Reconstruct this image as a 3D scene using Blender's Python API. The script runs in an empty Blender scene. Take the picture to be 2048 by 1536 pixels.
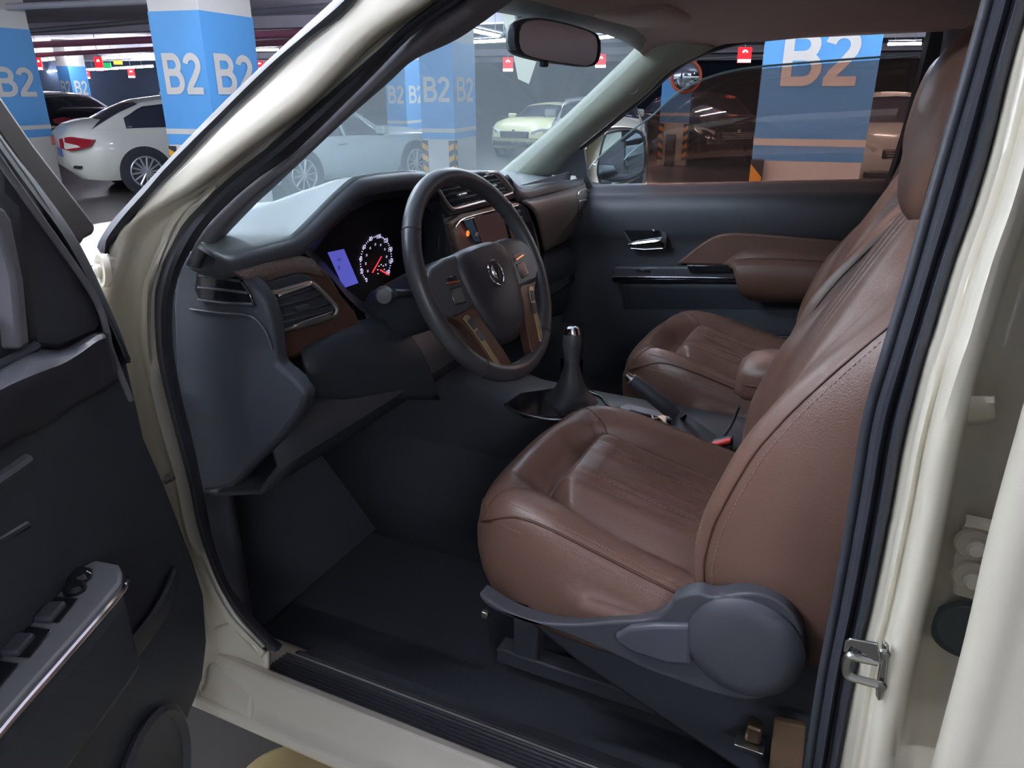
import bpy, bmesh, math, random
from mathutils import Vector as V, Matrix
random.seed(7)
C = bpy.context.scene.collection
# ------------------------------------------------------------------ camera, world, exposure
FPX = 1485.0; CAMZ = 1.52; PITCH = math.atan(FPX/3752.0); YAW = math.radians(25)
HD = V((-math.sin(YAW), math.cos(YAW), 0)); RT = V((math.cos(YAW), math.sin(YAW), 0)); UZ = V((0, 0, 1))
FW = HD*math.cos(PITCH) - UZ*math.sin(PITCH); UP = HD*math.sin(PITCH) + UZ*math.cos(PITCH)
CO = V((0, 0, CAMZ))
cd = bpy.data.cameras.new('camera'); cam = bpy.data.objects.new('camera', cd); C.objects.link(cam)
cd.sensor_fit = 'HORIZONTAL'; cd.sensor_width = 36; cd.lens = 36*FPX/2048; cd.clip_start = .02; cd.clip_end = 300
M3 = Matrix((RT, UP, -FW)).transposed(); cam.matrix_world = Matrix.Translation(CO) @ M3.to_4x4()
bpy.context.scene.camera = cam
vs = bpy.context.scene.view_settings
vs.view_transform = 'Standard'; vs.look = 'None'; vs.gamma = 1; vs.use_curve_mapping = False; vs.exposure = 0.72
w = bpy.data.worlds.new('world'); bpy.context.scene.world = w; w.use_nodes = True
w.node_tree.nodes['Background'].inputs[0].default_value = (.88, .93, 1, 1)
w.node_tree.nodes['Background'].inputs[1].default_value = .55
# ceiling tubes nearest the car are added out of frame to light it: see tube_light() below

def P(px, py, **k):
    """point of the place seen at photo pixel px,py on a plane X=, Y=, Z=, R= (car-right distance) or F= (distance ahead)"""
    d = FW + RT*((px-1024)/FPX) + UP*((768-py)/FPX)
    if 'X' in k: t = k['X']/d.x
    elif 'Y' in k: t = k['Y']/d.y
    elif 'Z' in k: t = (k['Z']-CAMZ)/d.z
    elif 'R' in k: t = k['R']/d.dot(RT)
    elif 'F' in k: t = k['F']/d.dot(HD)
    return CO + d*t
def PL(l, **k): return [P(a, b, **k) for a, b in l]
def PF(px, py, y0, lean=.5):      # body side: leans inwards above the belt
    y = y0
    for i in range(12):
        q = P(px, py, Y=y); y = y0 + max(0, q.z-1.28)*lean
    return q
def PFL(l, y0, lean=.5): return [PF(a, b, y0, lean) for a, b in l]
def resample(pts, n):
    pts = [V(p) for p in pts]
    # catmull-rom dense then even spacing
    d = []
    for i in range(len(pts)-1):
        p0 = pts[max(i-1, 0)]; p1 = pts[i]; p2 = pts[i+1]; p3 = pts[min(i+2, len(pts)-1)]
        for k in range(10):
            t = k/10; t2 = t*t; t3 = t2*t
            d.append(.5*((2*p1)+(p2-p0)*t+(2*p0-5*p1+4*p2-p3)*t2+(3*p1-p0-3*p2+p3)*t3))
    d.append(pts[-1])
    L = [0]
    for i in range(1, len(d)): L.append(L[-1]+(d[i]-d[i-1]).length)
    out = []; j = 0
    for i in range(n):
        s = L[-1]*i/(n-1)
        while j < len(L)-2 and L[j+1] < s: j += 1
        t = (s-L[j])/max(L[j+1]-L[j], 1e-9); out.append(d[j].lerp(d[j+1], min(max(t, 0), 1)))
    return out

# ------------------------------------------------------------------ materials
MT = {}
def s2l(c): return tuple((x/255/12.92 if x/255 <= .04045 else ((x/255+.055)/1.055)**2.4) for x in c)
def mat(name, rgb, rough=.5, metal=0, coat=0, bump=None, emit=None, estr=0, var=0, vscale=8, alpha=None, spec=.5, pattern=None):
    if name in MT: return MT[name]
    m = bpy.data.materials.new(name); m.use_nodes = True; nt = m.node_tree; b = nt.nodes['Principled BSDF']
    c = (*s2l(rgb), 1)
    b.inputs['Base Color'].default_value = c; b.inputs['Roughness'].default_value = rough
    b.inputs['Metallic'].default_value = metal; b.inputs['Coat Weight'].default_value = coat; b.inputs['Coat Roughness'].default_value = .08
    b.inputs['Specular IOR Level'].default_value = spec
    if emit: b.inputs['Emission Color'].default_value = (*s2l(emit), 1); b.inputs['Emission Strength'].default_value = estr
    tc = nt.nodes.new('ShaderNodeTexCoord')
    if var:
        n = nt.nodes.new('ShaderNodeTexNoise'); n.inputs['Scale'].default_value = vscale; n.inputs['Detail'].default_value = 5
        nt.links.new(tc.outputs['Object'], n.inputs['Vector'])
        r = nt.nodes.new('ShaderNodeMapRange'); r.inputs[1].default_value = .3; r.inputs[2].default_value = .7
        r.inputs[3].default_value = 1-var; r.inputs[4].default_value = 1+var; nt.links.new(n.outputs['Fac'], r.inputs[0])
        mx = nt.nodes.new('ShaderNodeVectorMath'); mx.operation = 'SCALE'; mx.inputs[0].default_value = c[:3]
        nt.links.new(r.outputs[0], mx.inputs['Scale']); nt.links.new(mx.outputs[0], b.inputs['Base Color'])
    if bump:
        sc, st = bump
        if pattern == 'weave':
            n = nt.nodes.new('ShaderNodeTexVoronoi'); n.inputs['Scale'].default_value = sc; n.inputs['Randomness'].default_value = 0
            mp = nt.nodes.new('ShaderNodeMapping'); mp.inputs['Rotation'].default_value = (.78, 0, 0); nt.links.new(tc.outputs['Object'], mp.inputs[0]); nt.links.new(mp.outputs[0], n.inputs['Vector']); o = n.outputs['Distance']
        else:
            n = nt.nodes.new('ShaderNodeTexNoise'); n.inputs['Scale'].default_value = sc; n.inputs['Detail'].default_value = 3
            nt.links.new(tc.outputs['Object'], n.inputs['Vector']); o = n.outputs['Fac']
        bp = nt.nodes.new('ShaderNodeBump'); bp.inputs['Strength'].default_value = st; bp.inputs['Distance'].default_value = .002
        nt.links.new(o, bp.inputs['Height']); nt.links.new(bp.outputs[0], b.inputs['Normal'])
    MT[name] = m; return m
def glassmat(name, tint, haze, hazecol, gloss=.06):
    m = bpy.data.materials.new(name); m.use_nodes = True; nt = m.node_tree; nt.nodes.clear()
    o = nt.nodes.new('ShaderNodeOutputMaterial'); t = nt.nodes.new('ShaderNodeBsdfTransparent'); t.inputs[0].default_value = (*tint, 1)
    g = nt.nodes.new('ShaderNodeBsdfGlossy'); g.inputs['Roughness'].default_value = .03
    d = nt.nodes.new('ShaderNodeBsdfDiffuse'); d.inputs[0].default_value = (*hazecol, 1)
    tr = nt.nodes.new('ShaderNodeBsdfTranslucent'); tr.inputs[0].default_value = (*hazecol, 1)
    md = nt.nodes.new('ShaderNodeMixShader'); nt.links.new(d.outputs[0], md.inputs[1]); nt.links.new(tr.outputs[0], md.inputs[2])
    m1 = nt.nodes.new('ShaderNodeMixShader'); m1.inputs[0].default_value = haze; nt.links.new(t.outputs[0], m1.inputs[1]); nt.links.new(md.outputs[0], m1.inputs[2])
    m2 = nt.nodes.new('ShaderNodeMixShader'); m2.inputs[0].default_value = gloss; nt.links.new(m1.outputs[0], m2.inputs[1]); nt.links.new(g.outputs[0], m2.inputs[2])
    nt.links.new(m2.outputs[0], o.inputs[0]); MT[name] = m; return m
WHITE = mat('cream_paint', (222, 217, 200), .28, coat=.6)
BLACK = mat('black_plastic', (60, 64, 71), .48, bump=(900, .12), spec=.35)  # black lifted and slightly blued to take in the milky lens veil
BLACK2 = mat('dark_soft_plastic', (70, 72, 79), .42, bump=(1200, .15), spec=.45)
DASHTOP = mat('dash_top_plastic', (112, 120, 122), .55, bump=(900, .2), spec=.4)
CARPET = mat('dark_carpet', (68, 72, 78), .95, bump=(500, .5), spec=.1)  # carpet black raised for the same lens veil
RUBBER = mat('seal_rubber', (52, 55, 63), .5, spec=.45)
LEATH = mat('brown_leather', (112, 84, 73), .38, bump=(420, .25), var=.06, vscale=5, spec=.55)
LEATHD = mat('dark_brown_leather', (100, 74, 64), .45, bump=(420, .25), spec=.4)
SEAM = mat('seam_line', (84, 54, 44), .6)
THREAD = mat('stitch_thread', (150, 120, 106), .7)
BROWN = mat('brown_satin_trim', (92, 66, 54), .38, metal=.2)
WEAVE = mat('woven_trim', (128, 112, 104), .38, metal=.4, bump=(260, .9), pattern='weave')
SILVER = mat('satin_silver', (205, 200, 195), .28, metal=.9)
CHROME = mat('chrome', (225, 225, 228), .08, metal=1)
STEEL = mat('zinc_steel', (170, 172, 165), .3, metal=1)
GLOSSB = mat('piano_black', (26, 28, 34), .1, coat=.6)
TRIMG = mat('grey_pillar_trim', (112, 110, 116), .7, bump=(700, .15), spec=.3)
TRIMC = mat('cream_pillar_trim', (168, 172, 158), .7, bump=(700, .15), spec=.3)
LINER = mat('headliner_cloth', (205, 186, 178), .95, bump=(1500, .3), spec=.1)
CONC = mat('ceiling_concrete', (222, 216, 232), .9, var=.15, vscale=.6)
TUBE = mat('tube_glow', (255, 255, 255), .5, emit=(238, 246, 255), estr=95)
TUBE2 = mat('tube_glow_far', (255, 255, 255), .5, emit=(238, 246, 255), estr=62)
REDSIGN = mat('red_sign', (220, 30, 40), .5, emit=(225, 40, 50), estr=.8)
SIGNW = mat('sign_white', (240, 240, 240), .5, emit=(255, 240, 240), estr=1.6)
BLUE = mat('pillar_blue', (84, 156, 218), .55, var=.03, vscale=2)
PILW = mat('pillar_white', (206, 204, 200), .6, var=.04, vscale=2)
YEL = mat('hazard_yellow', (226, 160, 40), .6)
HBLK = mat('hazard_black', (40, 42, 50), .6)
TYRE = mat('tyre', (40, 44, 52), .8)
RIM = mat('alloy_rim', (185, 190, 196), .3, metal=.6)
CGLASS = mat('car_glass', (40, 46, 60), .1, coat=.4)
GLASSW = glassmat('windscreen_glass', (.82, .92, .94), .23, (.56, .70, .76), .05)  # pale bluish haze mixed into the glass stands for lens flare
GLASST = glassmat('tinted_glass', (.82, .61, .53), .01, (.4, .45, .5), .05)
GLASSC = glassmat('clear_glass', (.9, .93, .93), .02, (.4, .45, .5), .05)
MIRR = mat('mirror_glass', (190, 200, 210), .02, metal=1)

# ------------------------------------------------------------------ mesh helpers
class B:
    def __init__(s): s.v = []; s.f = []
    def add(s, vs, fs):
        n = len(s.v); s.v += [V(a) for a in vs]; s.f += [[i+n for i in f] for f in fs]; return s
    def grid(s, rows, cu=False, cv=False, cap=False):
        R = len(rows); Q = len(rows[0]); fs = []
        for i in range(R if cu else R-1):
            for j in range(Q if cv else Q-1):
                a = i*Q+j; b = i*Q+(j+1) % Q; c = ((i+1) % R)*Q+(j+1) % Q; d = ((i+1) % R)*Q+j
                fs.append((a, b, c, d))
        if cap: fs.append(tuple(range(Q))[::-1]); fs.append(tuple(range((R-1)*Q, R*Q)))
        return s.add([p for r in rows for p in r], fs)
    def box(s, c, sz, ax=None):
        X, Y, Z = ax or (V((1, 0, 0)), V((0, 1, 0)), V((0, 0, 1))); c = V(c)
        vs = [c+X*(sz[0]/2*i)+Y*(sz[1]/2*j)+Z*(sz[2]/2*k) for i in (-1, 1) for j in (-1, 1) for k in (-1, 1)]
        return s.add(vs, [(0, 1, 3, 2), (4, 6, 7, 5), (0, 4, 5, 1), (2, 3, 7, 6), (0, 2, 6, 4), (1, 5, 7, 3)])
    def prism(s, poly, vec):
        n = len(poly); vec = V(vec); vs = [V(p) for p in poly]+[V(p)+vec for p in poly]
        return s.add(vs, [tuple(range(n))[::-1], tuple(range(n, 2*n))]+[(i, (i+1) % n, n+(i+1) % n, n+i) for i in range(n)])
    def tube(s, pts, r, closed=False, n=8, flat=1.0, refn=None):
        pts = [V(p) for p in pts]; N = len(pts); rows = []; up = None
        for i, p in enumerate(pts):
            a = pts[(i-1) % N] if (closed or i) else p; b = pts[(i+1) % N] if (closed or i < N-1) else p
            t = (b-a).normalized()
            if up is None: up = V(refn) if refn else (V((0, 0, 1)) if abs(t.z) < .9 else V((1, 0, 0)))
            x = up.cross(t).normalized(); y = t.cross(x); up = y
            rr = r[i] if isinstance(r, (list, tuple)) else r
            rows.append([p+x*(math.cos(q)*rr)+y*(math.sin(q)*rr*flat) for q in [2*math.pi*k/n for k in range(n)]])
        return s.grid(rows, cu=closed, cv=True, cap=not closed)
    def lathe(s, prof, o, d, n=32):
        o = V(o); d = V(d).normalized(); x = d.orthogonal().normalized(); y = d.cross(x)
        rows = [[o+d*h+(x*math.cos(q)+y*math.sin(q))*max(r, 1e-5) for q in [2*math.pi*k/n for k in range(n)]] for r, h in prof]
        return s.grid(rows, cv=True, cap=True)
    def obj(s, name, m, parent=None, smooth=True, bev=0, sub=0, solid=0, soff=-1, local=False, ang=35, seg=2):
        o0 = V((0, 0, 0)) if local else worldloc(parent)
        if parent is None and not local:
            xs = [v.x for v in s.v]; ys = [v.y for v in s.v]; zs = [v.z for v in s.v]
            o0 = V(((min(xs)+max(xs))/2, (min(ys)+max(ys))/2, min(zs)))
        me = bpy.data.meshes.new(name); me.from_pydata([tuple(v-o0) for v in s.v], [], s.f)
        bm = bmesh.new(); bm.from_mesh(me); bmesh.ops.remove_doubles(bm, verts=bm.verts, dist=1e-6); bmesh.ops.recalc_face_normals(bm, faces=bm.faces); bm.to_mesh(me); bm.free()
        me.update()
        o = bpy.data.objects.new(name, me); C.objects.link(o); me.materials.append(m)
        if smooth:
            me.polygons.foreach_set('use_smooth', [True]*len(me.polygons)); me.set_sharp_from_angle(angle=math.radians(ang))
        if parent: o.parent = parent
        else: o.location = o0
        if solid:
            q = o.modifiers.new('solid', 'SOLIDIFY'); q.thickness = solid; q.offset = soff
        if bev:
            q = o.modifiers.new('bevel', 'BEVEL'); q.width = bev; q.segments = seg; q.limit_method = 'ANGLE'; q.angle_limit = math.radians(40)
        if sub:
            q = o.modifiers.new('sub', 'SUBSURF'); q.levels = sub; q.render_levels = sub
        return o
def worldloc(p):
    l = V((0, 0, 0))
    while p: l = l+p.location; p = p.parent
    return l
def thing(name, label, cat, loc=(0, 0, 0), rz=0, group=None):
    o = bpy.data.objects.new(name, None); C.objects.link(o); o.location = loc; o.rotation_euler = (0, 0, rz); o.empty_display_size = .1
    o['label'] = label; o['category'] = cat
    if group: o['group'] = group
    return o
def tag(o, label, cat, group=None):
    o['label'] = label; o['category'] = cat
    if group: o['group'] = group
    return o
def struct(o): o['kind'] = 'structure'; return o
def sampy(pl, n, fine=True):
    d = resample([V((a, b, 0)) for a, b in pl], 120); y0, y1 = d[0].y, d[-1].y; o = []; j = 0
    for i in range(n):
        y = y0+(y1-y0)*i/(n-1)
        while j < len(d)-2 and d[j+1].y < y: j += 1
        t = (y-d[j].y)/max(d[j+1].y-d[j].y, 1e-6); t = min(max(t, 0), 1); o.append((d[j].x+(d[j+1].x-d[j].x)*t, y))
    return o
def loft(cols, n=40, m=3):
    """cols: boundary polylines; returns dense rows"""
    R = [resample(c, n) for c in cols]
    rows = []
    for i in range(n): rows.append(resample([r[i] for r in R], (len(cols)-1)*m+1) if len(cols) > 2 else [R[0][i].lerp(R[1][i], k/m) for k in range(m+1)])
    return rows
def text(s, o, xd, yd, w=None, h=1.0, bold=0.0, ext=.002):
    """flat raised lettering: returns verts, faces; o = lower left corner, fitted to w x h"""
    cu = bpy.data.curves.new('t', 'FONT'); cu.body = s; cu.size = 1; cu.offset = bold; cu.extrude = 0
    ob = bpy.data.objects.new('t', cu); C.objects.link(ob); bpy.context.view_layer.update()
    me = bpy.data.meshes.new_from_object(ob.evaluated_get(bpy.context.evaluated_depsgraph_get()))
    vv = [v.co.copy() for v in me.vertices]; ff = [list(p.vertices) for p in me.polygons]
    bpy.data.objects.remove(ob); bpy.data.curves.remove(cu); bpy.data.meshes.remove(me)
    x0 = min(v.x for v in vv); x1 = max(v.x for v in vv); y0 = min(v.y for v in vv); y1 = max(v.y for v in vv)
    sy = h/(y1-y0); sx = (w/(x1-x0)) if w else sy
    n = xd.cross(yd).normalized()
    return [V(o)+xd*((v.x-x0)*sx)+yd*((v.y-y0)*sy)+n*ext for v in vv], ff

def ribbon(path, t):
    p = [V((a, b, 0)) for a, b in path]; rows = []
    for i in range(len(p)):
        a = p[max(i-1, 0)]; b = p[min(i+1, len(p)-1)]; d = (b-a).normalized(); n = V((-d.y, d.x, 0)); rows.append([p[i]+n*t/2, p[i]-n*t/2])
    return rows
def arc(cx, cy, r, a0, a1, n=12, ry=None): return [(cx+r*math.cos(math.radians(a0+(a1-a0)*i/n)), cy+(ry or r)*math.sin(math.radians(a0+(a1-a0)*i/n))) for i in range(n+1)]
def lettersB2(o, xd, yd, w, h, ext):
    """bold condensed painted B2, as one mesh"""
    b = B(); T_ = .17; out = B()
    parts = [ribbon([(.085, 0), (.085, 1)], T_), ribbon([(.08, .915), (.34, .915)]+arc(.34, .725, .19, 90, -90)+[(.08, .535)], T_), ribbon([(.08, .535), (.36, .535)]+arc(.36, .31, .225, 90, -90)+[(.08, .085)], T_),
             ribbon(arc(.98, .71, .205, 170, -20, 14)+[(1.16, .60), (1.02, .40), (.86, .22), (.80, .085)], T_), ribbon([(.72, .085), (1.27, .085)], T_)]
    for k, r in enumerate(parts): b.grid([[p+V((0, 0, .0009*k)) for p in q] for q in r])
    n = xd.cross(yd).normalized()
    out.v = [V(o)+xd*(p.x/1.27*w)+yd*(p.y*h)+n*(ext+p.z) for p in b.v]; out.f = b.f; return out

# ------------------------------------------------------------------ THE SETTING: garage
struct(B().box((-5, 22, -.05), (110, 90, .1)).obj('floor', mat('epoxy_floor', (88, 84, 82), .3, var=.1, vscale=.7, spec=.5), smooth=False))
struct(B().box((-5, 27, 3.35), (110, 80, .2)).obj('ceiling', CONC, smooth=False))
gw = HD*52
struct(B().box((gw.x, gw.y, 1.6), (110, .3, 3.4), (RT, HD, UZ)).obj('wall_back', mat('dark_wall', (56, 66, 88), .9, var=.25, vscale=.3), smooth=False))
GY = math.radians(8.4)   # garage grid direction
GA = V((math.cos(GY), math.sin(GY), 0)); GB = V((-math.sin(GY), math.cos(GY), 0))
def beam(a, b, z, wd, ht, m, name, label, cat):
    a = V((a.x, a.y, z)); b = V((b.x, b.y, z)); d = (b-a); X = d.normalized(); Y = V((-X.y, X.x, 0))
    return tag(B().box((a+b)/2, (d.length, wd, ht), (X, Y, UZ)).obj(name, m, smooth=False), label, cat)
for k in range(5):      # downstand beams of the ceiling
    a = GB*(9+k*8.5)
    struct(B().box((a.x-6, a.y, 3.14), (90, .5, .32), (GA, GB, UZ)).obj('trim_%d' % (k+1), CONC, smooth=False))
TRAY = mat('cable_tray', (176, 176, 186), .5, metal=.3)
PINK = mat('red_pipe_paint', (205, 130, 160), .45)
def pipe(p, q, r, m, name, label, cat):
    d = (q-p); p = p-d*.5; q = q+d*1.3
    return tag(B().tube([p, q], r, n=12).obj(name, m), label, cat)
pipe(P(62, 62, Z=2.72), P(290, 43, Z=2.72), .05, TRAY, 'ceiling_conduit', 'pale conduit run under the ceiling, upper one left of the first pillar', 'conduit')
pipe(P(62, 12, Z=2.72), P(290, 2, Z=2.72), .05, TRAY, 'ceiling_conduit', 'pale conduit run close to the top left of the picture', 'conduit')
pipe(P(75, 110, Z=2.62), P(310, 98, Z=2.62), .07, PINK, 'sprinkler_pipe', 'dull red sprinkler main under the ceiling above the white sedan', 'pipe')
pipe(P(62, 90, Z=2.9), P(290, 80, Z=2.9), .10, PINK, 'sprinkler_pipe', 'second dull red pipe higher than the sprinkler main, above the white sedan', 'pipe')
pipe(P(1380, 118, Z=2.6), P(1510, 112, Z=2.6), .05, TRAY, 'ceiling_conduit', 'dark conduit seen through the passenger window beside the red sign', 'conduit')

def tube_light(a, b, label, r=.035, group='ceiling tube lights'):
    a = V(a); b = V(b); mid = (a+b)/2
    t = thing('ceiling_light', label, 'light', (mid.x, mid.y, mid.z), group=group)
    B().tube([a, b], r, n=8).obj('light_tube', TUBE if 'outside' in label else TUBE2, t)
    X = (b-a).normalized(); Y = UZ.cross(X).normalized()
    B().box(mid+UZ*(r+.055), ((b-a).length*1.02, .036, .03), (X, Y, X.cross(Y))).obj('fixture_housing', TRAY, t, smooth=False)
    for s in (.2, .8):
        p = a.lerp(b, s); B().tube([p+UZ*.06, V((p.x, p.y, 3.25))], .008, n=6).obj('hanger', TRAY, t)
for (x0, y0, x1, y1, lb) in ((40, 125, 143, 115, 'long tube light left of the red hanging sign above the white sedan'), (205, 117, 302, 111, 'tube light just left of the big blue pillar, upper row'),
                         (76, 145, 115, 142, 'short tube light beside the leftmost pillar, lower row'), (160, 141, 192, 139, 'short tube light above the small far pillar'),
                         (204, 139, 306, 133, 'tube light left of the big blue pillar, lower row'), (512, 100, 556, 99, 'tube light between the big blue pillar and the windscreen pillar'),
                         (918, 55, 1006, 74, 'bright slanting tube light seen through the windscreen left of the mirror'), (945, 84, 1024, 80, 'tube light just under the slanting one left of the mirror'),
                         (811, 121, 835, 124, 'tiny tube light beside the blue pillars seen through the windscreen'), (1192, 76, 1286, 66, 'tube light right of the rear-view mirror'),
                         (1776, 88, 1842, 87, 'dimmer tube light at the window corner under the brightest one')):
    tube_light(P(x0, y0, Z=2.62), P(x1, y1, Z=2.62), lb, r=.032)
tube_light(P(1776, 43, Z=2.5), P(1852, 38, Z=2.5), 'brightest tube light, at the upper rear corner of the passenger window', r=.04)
for i, (a, b) in enumerate((((-2.6, .1, 2.75), (-1.2, .1, 2.75)), ((-3.2, -1.2, 2.75), (-1.6, -1.2, 2.75)), ((1.4, -3.0, 2.75), (3.0, -3.0, 2.75)), ((-5.0, 1.5, 2.75), (-5.0, 3.2, 2.75)), ((-2.6, 4.6, 2.75), (-1.0, 4.6, 2.75)), ((.9, 4.6, 2.75), (2.5, 4.6, 2.75)), ((-3.4, 2.2, 2.75), (-1.9, 2.2, 2.75)),
                            ((-10.5, 3.6, 2.75), (-8.5, 3.6, 2.75)), ((-6.5, 6.6, 2.75), (-4.5, 6.6, 2.75)), ((-1.5, 8.0, 2.75), (.5, 8.0, 2.75)), ((3, 8, 2.75), (5, 8, 2.75)))):
    tube_light(a, b, 'added unseen tube light above the parked cars, outside the photographed view', r=.03, group='added tube lights out of view')  # unseen tubes added to light the doorway, seats and near pillars

# pillars -------------------------------------------------------------------
def pillar(px0, px1, F, depth, zs, txt, label, yref=260, side_txt=True, guards=True, corner=None):
    """front face spans pixels px0..px1 at distance F; zs: blue bottom/top, stripe z, text z0,z1"""
    a = P(px0, 180, F=F); b0 = P(px1, 180, F=F)
    # solve width along GA so the right edge meets px1
    d = (P(px1, 180, F=1)-CO); d.z = 0; den = GA.x*d.y-GA.y*d.x; wd = (-(a.x*d.y-a.y*d.x))/den
    if depth > 5:
        e = a+GA*wd; d = (P(depth, 180, F=1)-CO); d.z = 0; den = GB.x*d.y-GB.y*d.x; depth = (-(e.x*d.y-e.y*d.x))/den
    a.z = 0; t = thing('garage_pillar', label, 'pillar', (a.x, a.y, 0), group=None)
    zb, zt, zst, z0, z1 = zs
    o = a; A = GA*wd; D = GB*depth
    def slab(n, m, za, zc, g): 
        q = [o-GA*g-GB*g, o+A+GA*g-GB*g, o+A+D+GA*g+GB*g, o+D-GA*g+GB*g]
        return B().prism([p+UZ*za for p in q], UZ*(zc-za)).obj(n, m, t, smooth=False, bev=.01 if g == 0 else 0)
    slab('shaft', PILW, 0, 3.25, 0); slab('blue_band', BLUE, zb, zt, .004); slab('white_stripe', PILW, zst-.03, zst+.035, .007)
    if txt:
        h = z1-z0; w_ = wd*txt[0]; c = o+A*txt[1]-GB*.005+UZ*z0-GA*(w_/2)
        lettersB2(c, GA, UZ, w_, h, .006).obj('painted_letters', PILW, t, smooth=False)
        if side_txt:
            w2 = depth*.72; c = o+A+D*.5-GB*(w2/2)+GA*.005+UZ*z0
            lettersB2(c, GB, UZ, w2, h, .006).obj('painted_letters', PILW, t, smooth=False)
    if guards:
        for q, s in ((o, 1), (o+A, -1)):
            for (X, Y) in ((GA*s, -GB),):
                bb = B(); yb = B(); gw_ = .1; zt_ = zb-.02
                bb.box(q+X*(gw_/2)-GB*.008+UZ*((.12+zt_)/2), (gw_, .02, zt_-.12), (GA, GB, UZ))
                sx = GA if s < 0 else -GA
                bb.box(q+GB*(gw_/2)+sx*.008+UZ*((.12+zt_)/2), (.02, gw_, zt_-.12), (GA, GB, UZ))
                n = max(2, int((zt_-.12)/.17))
                for k in range(n):
                    zz = .16+k*(zt_-.16)/n; hh = (zt_-.16)/n*.5
                    for e, ax, off in ((X, GA, -GB*.02), (GB, GB, sx*.02)):
                        p0 = q+off+UZ*(zz+hh*.6); p1 = q+off+e*gw_+UZ*zz
                        yb.prism([p0, p1, p1+UZ*hh, p0+UZ*hh], off*.1)
                g = bb.obj('corner_guard', HBLK, t, smooth=False); yb.obj('hazard_stripe', YEL, g, smooth=False)
    return t
ZS = (.78, 2.33, .93, 1.42, 1.86)
pillar(-75, -22, 12.4, 85, (.80, 2.42, .95, 1.42, 1.86), (.72, .5), 'blue and white pillar cut off at the left edge of the picture', guards=False)
pillar(321, 419, 10.2, 521, (.86, 2.42, 1.02, 1.47, 1.95), (.76, .52), 'large blue and white pillar in front of the white sedan, left of the windscreen')
pillar(122, 145, 30, 180, (.7, 2.35, .95, 1.35, 1.85), (.8, .5), 'small far blue and white pillar beyond the white sedan roof', guards=False)
pillar(772, 811, 19, 850, (.62, 2.2, .8, 1.22, 1.62), (.8, .5), 'farther of the two blue pillars seen through the windscreen, partly hidden')
pillar(841, 906, 13.6, 950, (.73, 2.28, .87, 1.33, 1.73), (.8, .5), 'nearer blue and white pillar with chevron corners seen through the windscreen')
pillar(1324, 1383, 16.8, .9, (.88, 2.6, 1.04, 1.5, 1.95), None, 'blue and white pillar behind the round convex mirror', side_txt=False)
pillar(1521, 1748, 7.6, .6, (.88, 2.6, 1.05, 1.555, 2.04), (.66, .50), 'widest blue and white pillar, close outside the passenger window', side_txt=False, guards=False)
# convex mirror on bracket
c = P(1372, 153, F=15.8); t = thing('convex_mirror', 'round convex traffic mirror with orange rim on the far pillar', 'mirror', tuple(c))
nrm = -HD
prof = [(.27*math.sin(a), .08*math.cos(a)) for a in [i*math.pi/2/10 for i in range(11)]]
B().lathe([(.001, .08)]+prof[1:], c, nrm, 40).obj('mirror_face', MIRR, t)
B().tube([c+(RT*math.cos(q)+UZ*math.sin(q))*.29 for q in [2*math.pi*i/40 for i in range(40)]], .028, closed=True).obj('orange_rim', mat('mirror_rim', (205, 92, 50), .5), t)
B().tube([c+HD*.02, c+HD*.8-UZ*.1], .025).obj('bracket', HBLK, t)
bx = P(1338, 332, Z=0)
t = thing('floor_box', 'narrow black cabinet on the floor in front of the convex mirror pillar', 'box', (bx.x, bx.y, 0))
B().box(bx+UZ*.32, (.2, .2, .64), (GA, GB, UZ)).obj('cabinet', HBLK, t, smooth=False, bev=.01)
B().box(bx+UZ*.42-GB*.105, (.12, .01, .2), (GA, GB, UZ)).obj('front_plate', mat('plate_grey', (80, 84, 98), .4), t, smooth=False)
q = P(1509, 375, F=7.45); t = thing('wheel_guard_block', 'black and orange striped guard at the foot of the widest pillar', 'guard', (q.x, q.y, 0))
B().box((q.x, q.y, .45), (.12, .12, .90), (GA, GB, UZ)).obj('block', HBLK, t, smooth=False, bev=.01)
B().prism([q+GA*(-.06)-GB*.062+UZ*(.86-q.z), q+GA*.05-GB*.062+UZ*(.74-q.z), q+GA*.05-GB*.062+UZ*(.56-q.z), q+GA*(-.06)-GB*.062+UZ*(.68-q.z)], -GB*.006).obj('hazard_stripe', YEL, t, smooth=False)
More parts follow.
